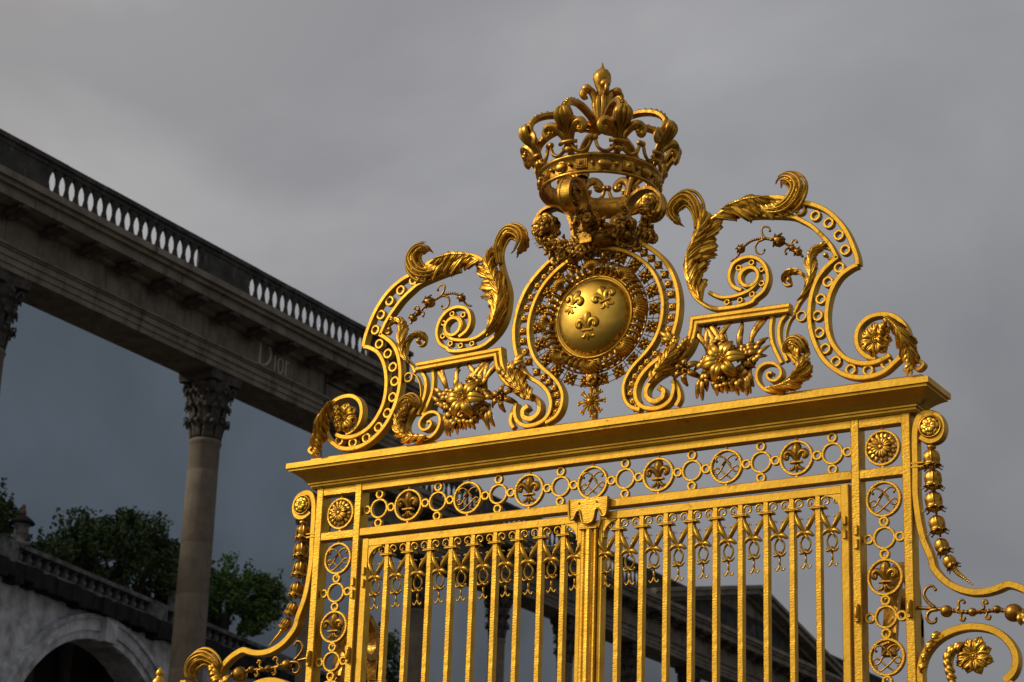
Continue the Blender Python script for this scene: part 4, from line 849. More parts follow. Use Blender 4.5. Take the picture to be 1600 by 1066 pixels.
# ------------------------------------------------------------------ side brackets
def side(sgn):
    def bld(name, m, mt, parent=GATE): return (m if sgn > 0 else m.mirrored()).build(name, mt, parent)
    m = MB(); S_ = TR['side']; m.ribbon([(2.60, 5.25), (2.60, 5.6)]+[] if 0 else S_, .050, -.038, .035, sub=5)
    m.ribbon(TR['oval'], .052, -.038, .035); m.ribbon(TR['oval'][:1]+[(2.60, 4.2), (2.66, 4.05), (2.8, 3.95), (3.0, 3.93)], .05, -.036, .033)
    m.ribbon([TR['oval'][-1], (3.25, 4.25), (3.15, 4.14), (3.02, 4.1)], .05, -.036, .033)
    m.box(2.565, 2.66, -.042, .036, 5.845, 5.860, .003); m.box(2.565, 2.66, -.042, .036, 5.872, 5.887, .003)
    # the wing grille below: a plain upright and rail carry the scroll
    m.box(3.78, 3.85, -.045, .045, ZB, 4.75, .006); m.box(2.568, 3.78, -.035, .035, 3.62, 3.70, .006); m.box(2.568, 3.78, -.035, .035, .35, .43, .006)
    for i in range(5): m.box(2.745+.2*i, 2.79+.2*i, -.022, .022, .43, 3.62, .005)
    sb = bld('side_bracket', m, GILT)
    m = MB(); x, z = TR['side_rosette'][0]; m.lathe([(.085, .03), (.085, -.045), (.078, -.052), (.072, -.048), (.066, -.03), (.004, -.03)], (x, 0, z), 28, 'y'); flower(m, (x, -.045, z), .066, 8, depth=.18, lay=2); bld('rosette', m, GOLD, sb)
    m = MB(); plume(m, TR['side_plume'], .065, -.04, 5, .05, side=1)
    leafs(m, [(3.30, 4.76), (3.38, 4.72), (3.45, 4.80)], 5, .12, .02, -1, -.04, .9, .05, 3); bld('leaf_curl', m, GOLD, sb)
    bl = TR['bells']; x, z = bl[0]
    m = MB(); m.ball((x, -.01, z), .034, 12, (1, 1, .6)); m.ball((x, -.01, z-.03), .024, 10, (1, 1, .6)); bld('knob', m, GOLD, sb)
    for i in range(1, 7):
        x, z = bl[i]; nx, nz_ = bl[i+1]; s_ = (.082, .084, .084, .078, .068, .062)[i-1]; m = MB()
        for k in range(6):
            a = 2*PI*k/6+.3; ca, sa = math.cos(a), math.sin(a)
            P = cr_spline([(ca*.010, sa*.010, s_*.72), (ca*s_*.50, sa*s_*.50, s_*.48), (ca*s_*.62, sa*s_*.62, 0), (ca*s_*.56, sa*s_*.56, -s_*.45), (ca*s_*.78, sa*s_*.78, -s_*.72)], 3)
            m.strand(P, lambda t: s_*(.12+.36*math.sin(PI*min(1, t*.78+.1))), lambda t: s_*.10, (ca, sa, 0))
        for k in range(7):
            a = 2*PI*k/7; ca, sa = math.cos(a), math.sin(a); m.strand([(ca*s_*.4, sa*s_*.4, -s_*.45), (ca*s_*.6, sa*s_*.6, -s_*.75), (ca*s_*.95, sa*s_*.95, -s_*.95), (ca*s_*1.0, sa*s_*1.0, -s_*.80)], lambda t: s_*.16*(1-.7*t), lambda t: s_*.06, (ca, sa, 0))
        m.ball((0, 0, -s_*.75), s_*.34, 8); m.ball((0, 0, -s_*.35), s_*.40, 8); m.ball((0, 0, s_*.62), s_*.25, 8)
        ang = math.atan2(nx-x, -(nz_-z)); M_ = Matrix.Translation((x, -.01, z)) @ Matrix.Rotation(-ang, 4, 'Y')
        m.v = [tuple(M_ @ Vector(p)) for p in m.v]; bld('bellflower', m, MIDG, sb)
    m = MB(); t_ = cr_spline(bl[6:], 5)
    for i, p in enumerate(t_): m.ball((p[0], -.01, p[1]), .026*(1-.8*i/len(t_)), 8)
    bld('garland_tail', m, GOLD, sb)
    m = MB(); wirecurl(m, TR['side_spray'], .013, .013, -.005)
    for h in range(1, 7): wirecurl(m, TR['side_hook%d' % h], .014 if h < 3 else .010, .009, -.015, 5, ball=.013)
    for (x, z), r in zip(TR['side_balls'], (.042, .030, .028, .062)): m.ball((x, -.01, z), r, 16, (1, 1, 1), 8, .06); m.ball((x+r*1.1, -.01, z), r*.4, 8)
    for i in range(12): p, t = at(cr_spline(TR['side_spray'], 4), .35+.04*i); m.ball((p[0], -.006, p[1]), .017, 7)
    bld('bud_spray', m, OLD, sb)
    m = MB(); m.ribbon(TR['oval_stem'], .034, -.04, .02); leafs(m, TR['oval_stem'], 7, .10, .016, 1, -.04, .8, .04, 3)
    leafs(m, [(2.60, 4.40), (2.63, 4.52), (2.69, 4.62)], 4, .08, .014, -1, -.04, .8, .04, 3)
    x, z = TR['oval_flower'][0]; bld('leafy_stem', m, GOLD, sb)
    m = MB(); bloom(m, (x, -.02, z), .135, 8); bld('flower', m, GOLD, sb)
random.seed(3); side(1); random.seed(3); side(-1)
# rear braces: C-scrolls standing behind each post
for s in (-1, 1):
    m = MB(); x = 2.34
    P = cr_spline([(.05, 4.55), (.10, 4.80), (.16, 5.02), (.26, 5.20), (.40, 5.26), (.52, 5.17), (.55, 5.02), (.48, 4.93), (.39, 4.95), (.36, 5.03), (.41, 5.08)], 6)
    b = MB(); b.sweep(P, [(-.025, x-.05), (.025, x-.05), (.025, x+.05), (-.025, x+.05)])
    b.v = [(q[1], q[0], q[2]) for q in b.v]
    c2 = MB(); c2.sweep(cr_spline([(.55, 5.02), (.58, 4.8), (.60, 4.5), (.60, .1)], 6), [(-.025, x-.045), (.025, x-.045), (.025, x+.045), (-.025, x+.045)]); c2.v = [(q[1], q[0], q[2]) for q in c2.v]
    b.merge(c2)
    (b if s > 0 else b.mirrored()).build('rear_brace', OLD, GATE)
# ------------------------------------------------------------------ ground
m = MB(); m.add([(-900, -900, 0), (900, -900, 0), (900, 900, 0), (-900, 900, 0)], [(0, 1, 2, 3)], False)
PAVE = mat('cobbles', (.085, .075, .065), .85, 0, base2=(.05, .045, .04), nscale=.8, bump=[(3, .5, (1, 1, 1))])
tag(m.build('ground', PAVE), kind='structure')
# ------------------------------------------------------------------ palace wings (long colonnades square to the gate)
def facade(name, label, X, y0, y1, cols, ball, hs, bal_kind, cw=.655):
    """facade plane x = X facing +x, running along y; hs = level of the top rail"""
    root = tag(empty(name, (X-math.tan(math.radians(.5))*(y0+y1)/2, (y0+y1)/2, 0), math.radians(.5)), label, 'building')
    oy = (y0+y1)/2; a, b = y0-oy, y1-oy; D = hs-24.35
    def bx(mm, x0, x1, z0, z1, ya=a, yb=b): mm.box(x0, x1, ya, yb, z0+D, z1+D, 0)
    def bj(mm, x0, x1, z0, z1, ya=a, yb=b, st=2.3, off=0.0):
        y = ya; k = 0
        while y < yb-.01:
            y2 = min(yb, y+st*(1+.12*math.sin(k*2.3))-(off if k == 0 else 0)); mm.box(x0, x1+.006*math.sin(k*3.7+z0), y+.008, y2-.008, z0+D, z1+D, 0); y = y2; k += 1
    m = MB(); bj(m, -1.34, 0, 20.90, 21.06); bj(m, -1.34, .04, 21.06, 21.23, off=.9); bj(m, -1.34, .09, 21.23, 21.40); bx(m, -1.34, .14, 21.40, 21.45); bx(m, -1.34, .20, 21.45, 21.52, a-.1, b+.1); m.build('architrave', STONE, root)
    for k in range(int((b-a)/2.2)): pass
    m = MB(); bj(m, -1.30, .02, 21.52, 22.25, st=1.9); fr = m.build('frieze', STONE, root)
    m = MB(); bx(m, -1.3, .25, 22.25, 22.36, a-.2, b+.2); bj(m, -1.3, .85, 22.36, 22.62, a-.7, b+.7, 2.0); bx(m, -1.3, .97, 22.62, 22.74, a-.8, b+.8); bx(m, -1.3, 1.08, 22.74, 22.92, a-.9, b+.9); co = m.build('cornice', STONE, root)
    mod = MB(); mod.add([(.2, -.22, -.26), (.2, .22, -.26), (.78, .22, -.10), (.78, -.22, -.10), (.2, -.22, 0), (.2, .22, 0), (.78, .22, 0), (.78, -.22, 0)], [(3, 2, 1, 0), (4, 5, 6, 7), (0, 1, 5, 4), (1, 2, 6, 5), (2, 3, 7, 6), (3, 0, 4, 7)], False)
    mod.ball((.80, 0, -.07), .11, 10, (.6, 1.6, .8)); mod.ball((.3, 0, -.25), .09, 8, (1.2, 1.8, .8))
    mo = None; nmod = int((b-a)/1.46); ps = [a+.5+1.46*i for i in range(nmod)]
    for i, y in enumerate(ps[:99]):
        if mo is None: mo = mod.build('cornice_bracket', CAPM, co); o = mo
        else: o = bpy.data.objects.new('cornice_bracket', mo.data); COL.objects.link(o); o.parent = co
        o.location = (0, y, 22.36+D)
    # parapet: solid piers, balusters between, rails
    m = MB(); bx(m, -.15, .35, 22.92, 23.16, a-.2, b+.2); bj(m, .0, .16, 24.10, 24.22, a, b, 2.6); bj(m, -.06, .22, 24.22, 24.35, a-.06, b+.06, 1.7)
    segs = ball; prev = a
    for (s0, s1) in segs:
        s0 -= oy; s1 -= oy
        if s0 > prev: bx(m, -.06, .13, 23.16, 24.10, prev, s0)
        prev = s1
    if prev < b: bx(m, -.06, .13, 23.16, 24.10, prev, b)
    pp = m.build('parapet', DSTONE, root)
    if bal_kind == 0: prof_ = [(.20, 0), (.20, .20), (.185, .26), (.12, .38), (.075, .55), (.09, .70), (.15, .83), (.20, .88), (.20, .94)]
    else: prof_ = [(.16, 0), (.16, .07), (.10, .10), (.14, .20), (.15, .32), (.10, .50), (.07, .68), (.12, .78), (.16, .84), (.16, .94)]
    bm_ = MB(); bm_.lathe(prof_, (0, 0, 0), 16); bm_.v = [(x*.35, y, z) for x, y, z in bm_.v]; bo = None; nb_ = 0
    for (s0, s1) in segs:
        n = int(round((s1-s0)/.39))
        for i in range(n+1):
            if nb_ > 98: break
            nb_ += 1
            y = s0-oy+(s1-s0)*i/n
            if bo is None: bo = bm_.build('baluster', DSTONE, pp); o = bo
            else: o = bpy.data.objects.new('baluster', bo.data); COL.objects.link(o); o.parent = pp
            o.location = (.075, y, 23.16+D)
    # corinthian columns
    def col():
        m = MB(); seg = 32
        m.lathe([(.80, .0), (.98, .02), (.98, .28), (.90, .36), (.80, .42), (.78, .5)]+sum([[(.78-.115*((z_-.5)/18.2)**1.5, z_), (.774-.115*((z_-.5)/18.2)**1.5, z_+.012), (.774-.115*((z_-.5)/18.2)**1.5, z_+.03), (.78-.115*((z_-.5)/18.2)**1.5, z_+.042)] for z_ in [1.9*q+.9+.25*math.sin(q*2.1) for q in range(10)] if z_ < 18.5], [])+[(.665, 18.75), (.70, 18.80), (.735, 18.86), (.70, 18.93), (.665, 18.96)], (0, 0, 0), seg)
        c = MB(); c.lathe([(.66, 18.95), (.66, 19.3), (.70, 19.8), (.80, 20.3), (.92, 20.58), (.92, 20.62)], (0, 0, 0), 24)
        for tier, (z0, h, r0, n, ph) in enumerate(((18.98, .62, .69, 8, 0), (19.30, .85, .71, 8, PI/8), (19.85, .62, .78, 8, 0))):
            for k in range(n):
                an = 2*PI*k/n+ph; ca, sa = math.cos(an), math.sin(an)
                for dq in (-.16, 0, .16):
                    c2, s2 = math.cos(an+dq), math.sin(an+dq); hh = h*(1-.25*abs(dq)/.16)
                    P = [((r0+q[0])*c2, (r0+q[0])*s2, z0+q[1]*hh) for q in ((0, 0), (.05, .35), (.10, .7), (.20, .95), (.33, .98), (.36, .82))]
                    c.strand(cr_spline(P, 2), lambda t: .13*(1-.55*t)+.02, lambda t: .05, (ca, sa, 0))
        for k in range(4):
            an = PI/4+PI/2*k; ca, sa = math.cos(an), math.sin(an)
            for q in (-.12, .12):
                P = cr_spline([(.78*math.cos(an+q*2), .78*math.sin(an+q*2), 20.0), (.95*math.cos(an+q), .95*math.sin(an+q), 20.45), (1.12*math.cos(an+q*.4), 1.12*math.sin(an+q*.4), 20.55), (1.2*math.cos(an+q*.3), 1.2*math.sin(an+q*.3), 20.42), (1.1*math.cos(an+q*.3), 1.1*math.sin(an+q*.3), 20.33)], 3)
                c.tube(P, lambda t: .07, 6)
        c.add([(x*s_, y*s_, z) for z, s_ in ((20.62, 1.0), (20.76, 1.05), (20.90, 1.05)) for x, y in ((1.08, .92), (.92, 1.08), (0, .86), (-.92, 1.08), (-1.08, .92), (-.86, 0), (-1.08, -.92), (-.92, -1.08), (0, -.86), (.92, -1.08), (1.08, -.92), (.86, 0))],
              [(i+r*12, (i+1) % 12+r*12, (i+1) % 12+(r+1)*12, i+(r+1)*12) for r in (0, 1) for i in range(12)]+[tuple(range(11, -1, -1)), tuple(range(24, 36))], False)
        m.v = [(x*cw, y*cw, z) for x, y, z in m.v]; c.v = [(x*cw*.94, y*cw*.94, z) for x, y, z in c.v]
        return m, c
    sh, cp = col(); so_ = co_ = None
    for y in cols:
        o = sh.build('column', SHAFT, root) if so_ is None else bpy.data.objects.new('column', so_)
        if so_: COL.objects.link(o); o.parent = root
        so_ = o.data; o.location = (-.67, y-oy, D)
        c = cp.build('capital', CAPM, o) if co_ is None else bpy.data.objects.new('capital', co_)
        if co_: COL.objects.link(c); c.parent = o
        co_ = c.data
    return root, oy, D
near, oyn, _ = facade('palace_wing', 'nearer dark stone colonnade with balustraded roofline and four carved letters', -30, 8.0, 41.9,
    [5.9, 14.9, 23.8, 32.75], [(9.0, 16.5), (17.5, 22.5) , (24.48, 30.95), (33.20, 39.66)], 24.35, 0)
# serif letters cut in the stone, standing proud of the frieze
LET = mat('letter_stone', (.55, .53, .47), .8, 0)
def letters(root, oy, y, z, word, size):
    X0 = .022; m = None
    cu = None
    def stroke(mm, P, w0, w1=None):
        w1 = w1 or w0; b = MB(); n = len(P)
        b.sweep(P, [(-w0/2, 0), (-w0/2, .035), (w0/2, .035), (w0/2, 0)]); mm.merge(b)
    def place(mm, y_, ):
        mm.v = [(X0+p[1], y_+p[0]-oy, z+p[2]) for p in mm.v]; mm.build('letter', LET, root)
    s = size
    D_ = MB(); stroke(D_, [(.12*s, 0), (.12*s, s)], .085*s); stroke(D_, [(0, .012*s), (.28*s, .012*s)], .03*s); stroke(D_, [(0, s-.012*s), (.28*s, s-.012*s)], .03*s)
    arc = [(.25*s+.50*s*math.sin(t), s/2-.485*s*math.cos(t)) for t in [PI*i/20 for i in range(21)]]
    D_.sweep(arc, [(-.04*s, 0), (-.04*s, .035), (.04*s, .035), (.04*s, 0)], taper=lambda t: .35+.9*math.sin(PI*t)); place(D_, y)
    s = .64*size/.84*1.0; h = .74*s
    i_ = MB(); stroke(i_, [(.08*s, 0), (.08*s, h)], .075*s); stroke(i_, [(0, .01*s), (.17*s, .01*s)], .025*s); stroke(i_, [(0, h-.01*s), (.08*s, h-.01*s)], .025*s); i_.ring(.08*s, .95*s, .05*s, .004, 0, .03, 10); place(i_, y+.80)
    o_ = MB(); o_.sweep([(.23*s+.21*s*math.cos(2*PI*k/28), h/2+.36*s*math.sin(2*PI*k/28)) for k in range(28)], [(-.033*s, 0), (-.033*s, .035), (.033*s, .035), (.033*s, 0)], True); place(o_, y+.98)
    r_ = MB(); stroke(r_, [(.08*s, 0), (.08*s, h)], .075*s); stroke(r_, [(0, .01*s), (.18*s, .01*s)], .025*s); stroke(r_, [(0, h-.01*s), (.08*s, h-.01*s)], .025*s)
    r_.sweep([(.10*s, .54*s), (.15*s, .66*s), (.22*s, .715*s), (.29*s, .71*s), (.31*s, .66*s)], [(-.03*s, 0), (-.03*s, .035), (.03*s, .035), (.03*s, 0)]); place(r_, y+1.34)
SEAMM = mat('dark_seam', (.012, .012, .012), .8)
m = MB(); m.tube([(.10, 37.35-oyn, 22.3), (.10, 37.35-oyn, 17.8)], .022, 6); m.build('vertical_seam', SEAMM, near)  # thin dark tube drawn for the sheet's edge seam
m = MB(); m.tube([(.05, 37.4-oyn, 22.02), (.05, 41.8-oyn, 22.02)], .025, 6); m.build('gap_line', SEAMM, near)  # thin dark tube added in place of a dark gap
letters(near, oyn, 33.95, 21.60, 'x', .84)
far, oyf, Df = facade('palace_wing', 'farther dark colonnade seen through the gate bars, crowned by a triangular pediment', -36.8, 50.2, 118.0,
    [47.6+.0, 54.6, 60.6, 66.3, 72.2, 78.4, 85.0, 92, 99], [(51.5, 57.5), (59.0, 65.0), (66.5, 72.0)], 24.35, 1, .50)
# pediment over the far wing
m = MB(); X = .25
yb0, ya, yb1, zb, za = 72.2-oyf, 83.0-oyf, 94.0-oyf, 22.92, 25.45
def prism_x(m, poly, x0, x1):
    n = len(poly); m.add([(x0, y, z) for y, z in poly]+[(x1, y, z) for y, z in poly], [tuple(range(n-1, -1, -1)), tuple(range(n, 2*n))]+[(i, (i+1) % n, (i+1) % n+n, i+n) for i in range(n)], False)
prism_x(m, [(yb0+.8, zb), (yb1-.8, zb), (ya, za-.3)], -3.0, .12); ped = m.build('pediment', STONE, far)
for (y_a, y_b) in ((yb0-.6, ya), (yb1+.6, ya)):
    for x1, t0, t1 in ((.35, -.30, -.12), (.95, -.12, .14), (1.10, .14, .32)):
        m = MB(); za_ = zb+.0
        prism_x(m, [(y_a, za_+t0+.02), (y_b, za+t0), (y_b, za+t1), (y_a, za_+t1+.02)], -3.0, x1-(.004 if y_a < y_b else 0)); m.build('raking_cornice', STONE, ped)
m = MB(); m.box(-6, -2.2, 89.6-oyf, 93.8-oyf, 22.9, 25.0, 0); m.box(-6.2, -2.0, 89.4-oyf, 94.0-oyf, 24.9, 25.2, 0); m.build('attic_block', DSTONE, far)
m = MB(); m.tube([(-.3, 77.9-oyf, 24.2), (-.3, 77.9-oyf, 25.2)], .03, 6); m.build('lightning_rod', DSTONE, far)
m = MB(); m.box(-1.3, 0.0, 101-oyf, 118-oyf, 0.02, 20.88, 0); m.build('end_wall', STONE, far)
# slate-blue cloth screens closing the open bays
def screen(label, x, y0, y1, z1, col):
    M_ = bpy.data.materials.new('screen_cloth'); M_.use_nodes = True; t = M_.node_tree; p = t.nodes['Principled BSDF']; p.inputs['Roughness'].default_value = .9; p.inputs['Specular IOR Level'].default_value = .1
    co = t.nodes.new('ShaderNodeTexCoord'); n = t.nodes.new('ShaderNodeTexNoise'); n.inputs['Scale'].default_value = .10; n.inputs['Detail'].default_value = 3
    t.links.new(co.outputs['Object'], n.inputs[0]); r = t.nodes.new('ShaderNodeValToRGB'); t.links.new(n.outputs[0], r.inputs[0])
    r.color_ramp.elements[0].position = .35; r.color_ramp.elements[0].color = (*[c*.82 for c in col], 1); r.color_ramp.elements[1].position = .65; r.color_ramp.elements[1].color = (*[c*1.15 for c in col], 1)
    w_ = t.nodes.new('ShaderNodeTexWave'); w_.bands_direction = 'Z'; w_.inputs['Scale'].default_value = 1.2; w_.inputs['Distortion'].default_value = .6; t.links.new(co.outputs['Object'], w_.inputs[0])
    mm = t.nodes.new('ShaderNodeMix'); mm.data_type = 'RGBA'; mm.blend_type = 'MULTIPLY'; mm.inputs['Factor'].default_value = .03
    t.links.new(r.outputs[0], mm.inputs['A']); t.links.new(w_.outputs['Color'], mm.inputs['B']); t.links.new(mm.outputs['Result'], p.inputs['Base Color'])
    m = MB(); nn = 60; vs = []
    for i in range(nn+1):
        y = y0+(y1-y0)*i/nn
        for z in (0, z1*.33, z1*.66, z1): vs.append((x+.03*math.sin(i*1.7), y, z))
    m.add(vs, [(i*4+j, i*4+j+1, (i+1)*4+j+1, (i+1)*4+j) for i in range(nn) for j in range(3)]); 
    m.add([(q[0]-.15, q[1], q[2]) for q in vs], [((i+1)*4+j, (i+1)*4+j+1, i*4+j+1, i*4+j) for i in range(nn) for j in range(3)])
    tag(m.build('cloth_screen', M_), label, 'screen')
screen('slate blue cloth screen hanging behind the near colonnade and its trees', -56.0, -5, 75.0, 35.0, (.50, .63, .78))
screen('grey blue cloth screen hanging behind the farther colonnade, seen between gate bars', -56.6, 66.0, 150, 30.4, (.56, .66, .74))
# ------------------------------------------------------------------ garden arcade behind the near columns
GW = tag(empty('arcade_wall', (-38, 0, -.35), math.radians(10)), 'stained pale garden wall with round arches and a weathered balustrade below the trees', 'wall')
PL = mat('stained_plaster', (.72, .745, .78), .95, 0, bump=[(5, .6, (1, 1, 1)), (18, .5, (1, 1, 1))], base2=(.32, .33, .35), nscale=1.6, spec=.1)
LICH = mat('lichened_stone', (.22, .225, .23), .95, 0, bump=[(9, .7, (1, 1, 1))], base2=(.05, .052, .052), nscale=2.4, spec=.1)
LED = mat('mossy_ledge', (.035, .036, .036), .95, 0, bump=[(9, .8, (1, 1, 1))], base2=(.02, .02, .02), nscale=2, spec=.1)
DARK = mat('arch_shadow_wall', (.02, .026, .018), .95, 0, spec=.1)  # near-black sheet: the shade inside the arches put into the colour
m = MB(); Rr = 6.2; sp = 14.3; centers = [46.8+sp*k for k in range(-2, 3)]; zt = 18.05
ya_, yb_ = centers[0]-sp/2, centers[-1]+sp/2
for c in centers:   # wall bay with a round opening, built as strips
    zc = 10.85; A = [(c+Rr*math.cos(PI*k/24), zc+Rr*math.sin(PI*k/24)) for k in range(25)]
    top = [(c+sp/2*(1-2*k/24), zt) for k in range(25)]
    vs = [(0, y, z) for y, z in A]+[(0, y, z) for y, z in top]+[(-1.2, y, z) for y, z in A]
    m.add(vs, [(k, k+1, k+26, k+25) for k in range(24)]+[(k+1, k, k+50, k+51) for k in range(24)], False)
    for q in (-1, 1):
        ys = sorted((c+q*Rr, c+q*sp/2)); m.box(-1.2, 0, ys[0], ys[1], 0, zc, 0)
        m.add([(0, c+q*sp/2, zc), (0, c+q*Rr, zc), (0, c+q*sp/2, zt)], [(0, 1, 2)], False)
m.build('wall_face', PL, GW)
m = MB()
for c in centers:
    for Ra, Rb, pr_ in ((Rr+.02, Rr+.32, .10), (Rr+.32, Rr+.75, .18), (Rr+.75, Rr+.92, .26)):
        P = [(c+(Ra+Rb)/2*math.cos(PI*k/30), 10.85+(Ra+Rb)/2*math.sin(PI*k/30)) for k in range(31)]; h = (Rb-Ra)/2; b = MB()
        b.sweep(P, [(-h, .0), (h, .0), (h, pr_), (-h, pr_)]); b.v = [(p[1], p[0], p[2]) for p in b.v]; m.merge(b)
    b = MB(); b.box(.0, .42, c-.38, c+.38, 17.0, 17.9, 0); m.merge(b)
m.build('arch_moulding', PL, GW)
m = MB(); m.box(-3.2, -3.0, ya_, yb_, 0, zt, 0); m.build('arch_shade_backing', DARK, GW)
m = MB()
for i in range(140):
    y = ya_+(yb_-ya_)*i/140; y2 = ya_+(yb_-ya_)*(i+1)/140; m.box(-1.3, .55+random.uniform(-.06, .06), y, y2-.003, 18.02-random.uniform(0, .22), 18.5+random.uniform(-.05, .04), 0)
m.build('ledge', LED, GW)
m = MB(); m.box(-.5, .2, ya_, yb_, 19.15, 19.31, 0); m.box(-.45, .3, ya_, yb_, 18.5, 18.66, 0)
for i in range(7): y = 39.9+10.4*(i-2); m.box(-.5, .3, y-.6, y+.6, 18.66, 19.15, 0)
pb = m.build('balustrade_rail', LICH, GW)
bm2 = MB(); bm2.lathe([(.17, 0), (.17, .08), (.10, .12), (.19, .28), (.17, .42), (.09, .58), (.15, .64), (.15, .69)], (0, 0, 0), 10); bm2.v = [(x, y, z*.71) for x, y, z in bm2.v]; bo = None
for i in range(96):
    y = ya_+.6+i*.60
    if min(abs(y-(39.9+10.4*(k-2))) for k in range(7)) < .75 or y > yb_-.3: continue
    if bo is None: bo = bm2.build('baluster', LICH, pb); o = bo
    else: o = bpy.data.objects.new('baluster', bo.data); COL.objects.link(o); o.parent = pb
    o.location = (-.1, y, 18.66)
URN = mat('terracotta', (.12, .075, .06), .85, 0)
for yy, lab in ((41.1, 'domed stone turret with a red finial, left of the garden trees'), (52.0, 'pale stone pedestal on the garden wall half hidden by the column')):
    r = tag(empty('garden_turret', (0, 0, 0)), lab, 'turret'); th = math.radians(10)
    cx, cy = -38-yy*math.sin(th)-.1*math.cos(th), yy*math.cos(th)-.1*math.sin(th); r.location = (cx, cy, 18.96); r.scale = (.55, .55, .55)
    m = MB(); m.lathe([(.62, 0), (.62, .2), (.48, .3), (.46, 1.15), (.5, 1.3), (.55, 1.35), (.55, 1.42)], (0, 0, 0), 16)
    for k in range(4): m.box(-.1+.45*math.cos(k*PI/2), .1+.45*math.cos(k*PI/2), -.1+.45*math.sin(k*PI/2), .1+.45*math.sin(k*PI/2), .35, 1.1, 0)
    m.build('drum', LICH, r)
    m = MB(); m.lathe([(.80, 1.42), (.84, 1.48), (.62, 1.72), (.3, 1.95), (.14, 2.02)], (0, 0, 0), 20); m.build('cap', LED, r)
    m = MB(); m.lathe([(.14, 2.0), (.22, 2.1), (.2, 2.3), (.1, 2.4), (.14, 2.5), (.13, 2.62), (.02, 2.75)], (0, 0, 0), 14); m.build('finial', URN, r)
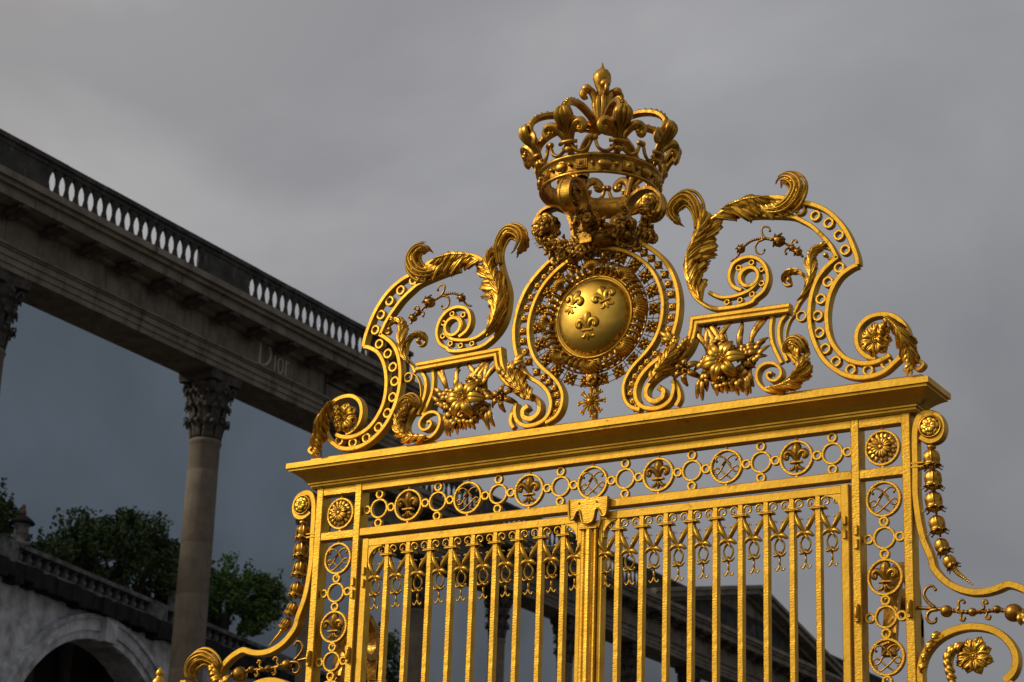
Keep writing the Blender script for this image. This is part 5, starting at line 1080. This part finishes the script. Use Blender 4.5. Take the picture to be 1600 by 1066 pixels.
# ------------------------------------------------------------------ trees
LF = []
for nm, c1, c2 in (('dark_foliage', (.070, .110, .040), (.030, .050, .020)), ('green_foliage', (.10, .18, .042), (.045, .085, .022))):
    M_ = mat(nm, c1, .75, 0, base2=c2, nscale=1.6, spec=.2); LF.append(M_)
BARK = mat('bark', (.05, .04, .03), .9)
def tree(label, x, y, top, r, zc, hgt, mt, seed, n=5200, name='garden_tree'):
    random.seed(seed); root = tag(empty(name, (x, y, 0)), label, 'tree', 'trees above the garden wall')
    m = MB(); m.tube([(0, 0, 0), (.1, 0, zc*.5), (-.1, .1, zc)], lambda t: .38-.2*t, 8)
    tips = []
    for k in range(11):
        a = random.uniform(0, 2*PI); q = random.uniform(.35, .95); e = (math.cos(a)*r*q, math.sin(a)*r*q, zc+hgt*random.uniform(-.45, .9)*(1-.45*q))
        m.tube(cr_spline([(0, 0, zc*.72), (e[0]*.45, e[1]*.45, zc+(e[2]-zc)*.3), e], 4), lambda t: .12*(1-.8*t)+.012, 6); tips.append(e)
    m.build('trunk', BARK, root)
    c = MB(); cl = [(e, random.uniform(.20, .34)*r) for e in tips]
    for k in range(46):
        a = random.uniform(0, 2*PI); b = random.uniform(-.7, 1); q = math.sqrt(max(0, 1-b*b*.8))*random.uniform(.45, 1.0); cl.append(((math.cos(a)*r*q, math.sin(a)*r*q, zc+b*hgt*.85), random.uniform(.12, .26)*r))
    for k in range(n):
        e, rr_ = random.choice(cl); d = Vector((random.gauss(0, 1), random.gauss(0, 1), random.gauss(0, 1))).normalized()*rr_*random.random()**.45
        p = Vector(e)+d; s_ = random.uniform(.05, .13); u = Vector((random.gauss(0, 1), random.gauss(0, 1), random.gauss(0, .6))).normalized(); v = u.orthogonal().normalized()*s_*.5; u *= s_
        bi = len(c.v); c.v += [tuple(p-u), tuple(p+v), tuple(p+u), tuple(p-v)]; c.f.append((bi, bi+1, bi+2, bi+3)); c.sm.append(False)
    # upright shoots break the outline
    for k in range(26):
        a = random.uniform(0, 2*PI); q = random.uniform(0, .95)*r; base = Vector((math.cos(a)*q, math.sin(a)*q, zc+hgt*.72*(1-.35*q/r))); L_ = random.uniform(.5, 1.3)
        for j in range(24):
            p = base+Vector((random.gauss(0, .09), random.gauss(0, .09), L_*j/24)); s_ = random.uniform(.06, .12); u = Vector((random.gauss(0, 1), random.gauss(0, 1), .8)).normalized(); v = u.orthogonal()*s_*.5; u *= s_
            bi = len(c.v); c.v += [tuple(p-u), tuple(p+v), tuple(p+u), tuple(p-v)]; c.f.append((bi, bi+1, bi+2, bi+3)); c.sm.append(False)
    me = bpy.data.meshes.new('crown'); me.from_pydata(c.v, [], c.f); me.materials.append(mt); o = bpy.data.objects.new('crown', me); COL.objects.link(o); o.parent = root
tree('broad dark tree filling the bay between the two nearest columns', -49.2, 50.4, 22.5, 2.6, 20.3, 2.5, LF[0], 3, 15000)
tree('slim dark tree with loose twigs left of the broad one', -49.0, 47.4, 22, 1.3, 20.0, 1.9, LF[0], 4, 6500)
tree('dark tree at the left picture edge beside the turret', -49.0, 42.6, 22, 1.3, 19.9, 1.9, LF[0], 5, 6000)
tree('brighter green bushy tree just right of the full column', -49.6, 57.4, 22, 2.5, 20.3, 2.0, LF[1], 6, 15000)
tree('small dark tree pressed against the back of the column', -49.4, 53.6, 22, 1.3, 20.3, 1.6, LF[0], 7, 3200)
tree('low dark bush filling the gap between the turret and the broad tree', -48.6, 45.0, 22, 1.5, 19.2, 1.0, LF[0], 9, 6000)
tree('dark tree low behind the left gate post', -49.8, 68.6, 22, 1.9, 19.8, 1.7, LF[0], 8, 3600)
# ------------------------------------------------------------------ gilded fence behind, with its spear finial
fn = tag(empty('gilded_fence', (-6.65, 3.0, 0)), 'gilded fence picket whose small finial peeps up at the lower left edge', 'fence')
for i in range(1):
    m = MB(); m.box(-.03, .03, -.03, .03, 0, 5.28, .006); m.lathe([(.03, 5.26), (.06, 5.30), (.05, 5.34), (.03, 5.36)], (0, 0, 0), 14)
    pk = m.build('picket', HAM, fn)
    m = MB(); m.lathe([(.02, 5.35), (.065, 5.39), (.075, 5.43), (.04, 5.47), (.03, 5.49), (.05, 5.51), (.03, 5.55), (.004, 5.585)], (0, 0, 0), 14); m.ball((-.06, 0, 5.40), .035, 8); m.ball((.06, 0, 5.40), .035, 8); m.build('finial', GOLD, pk)
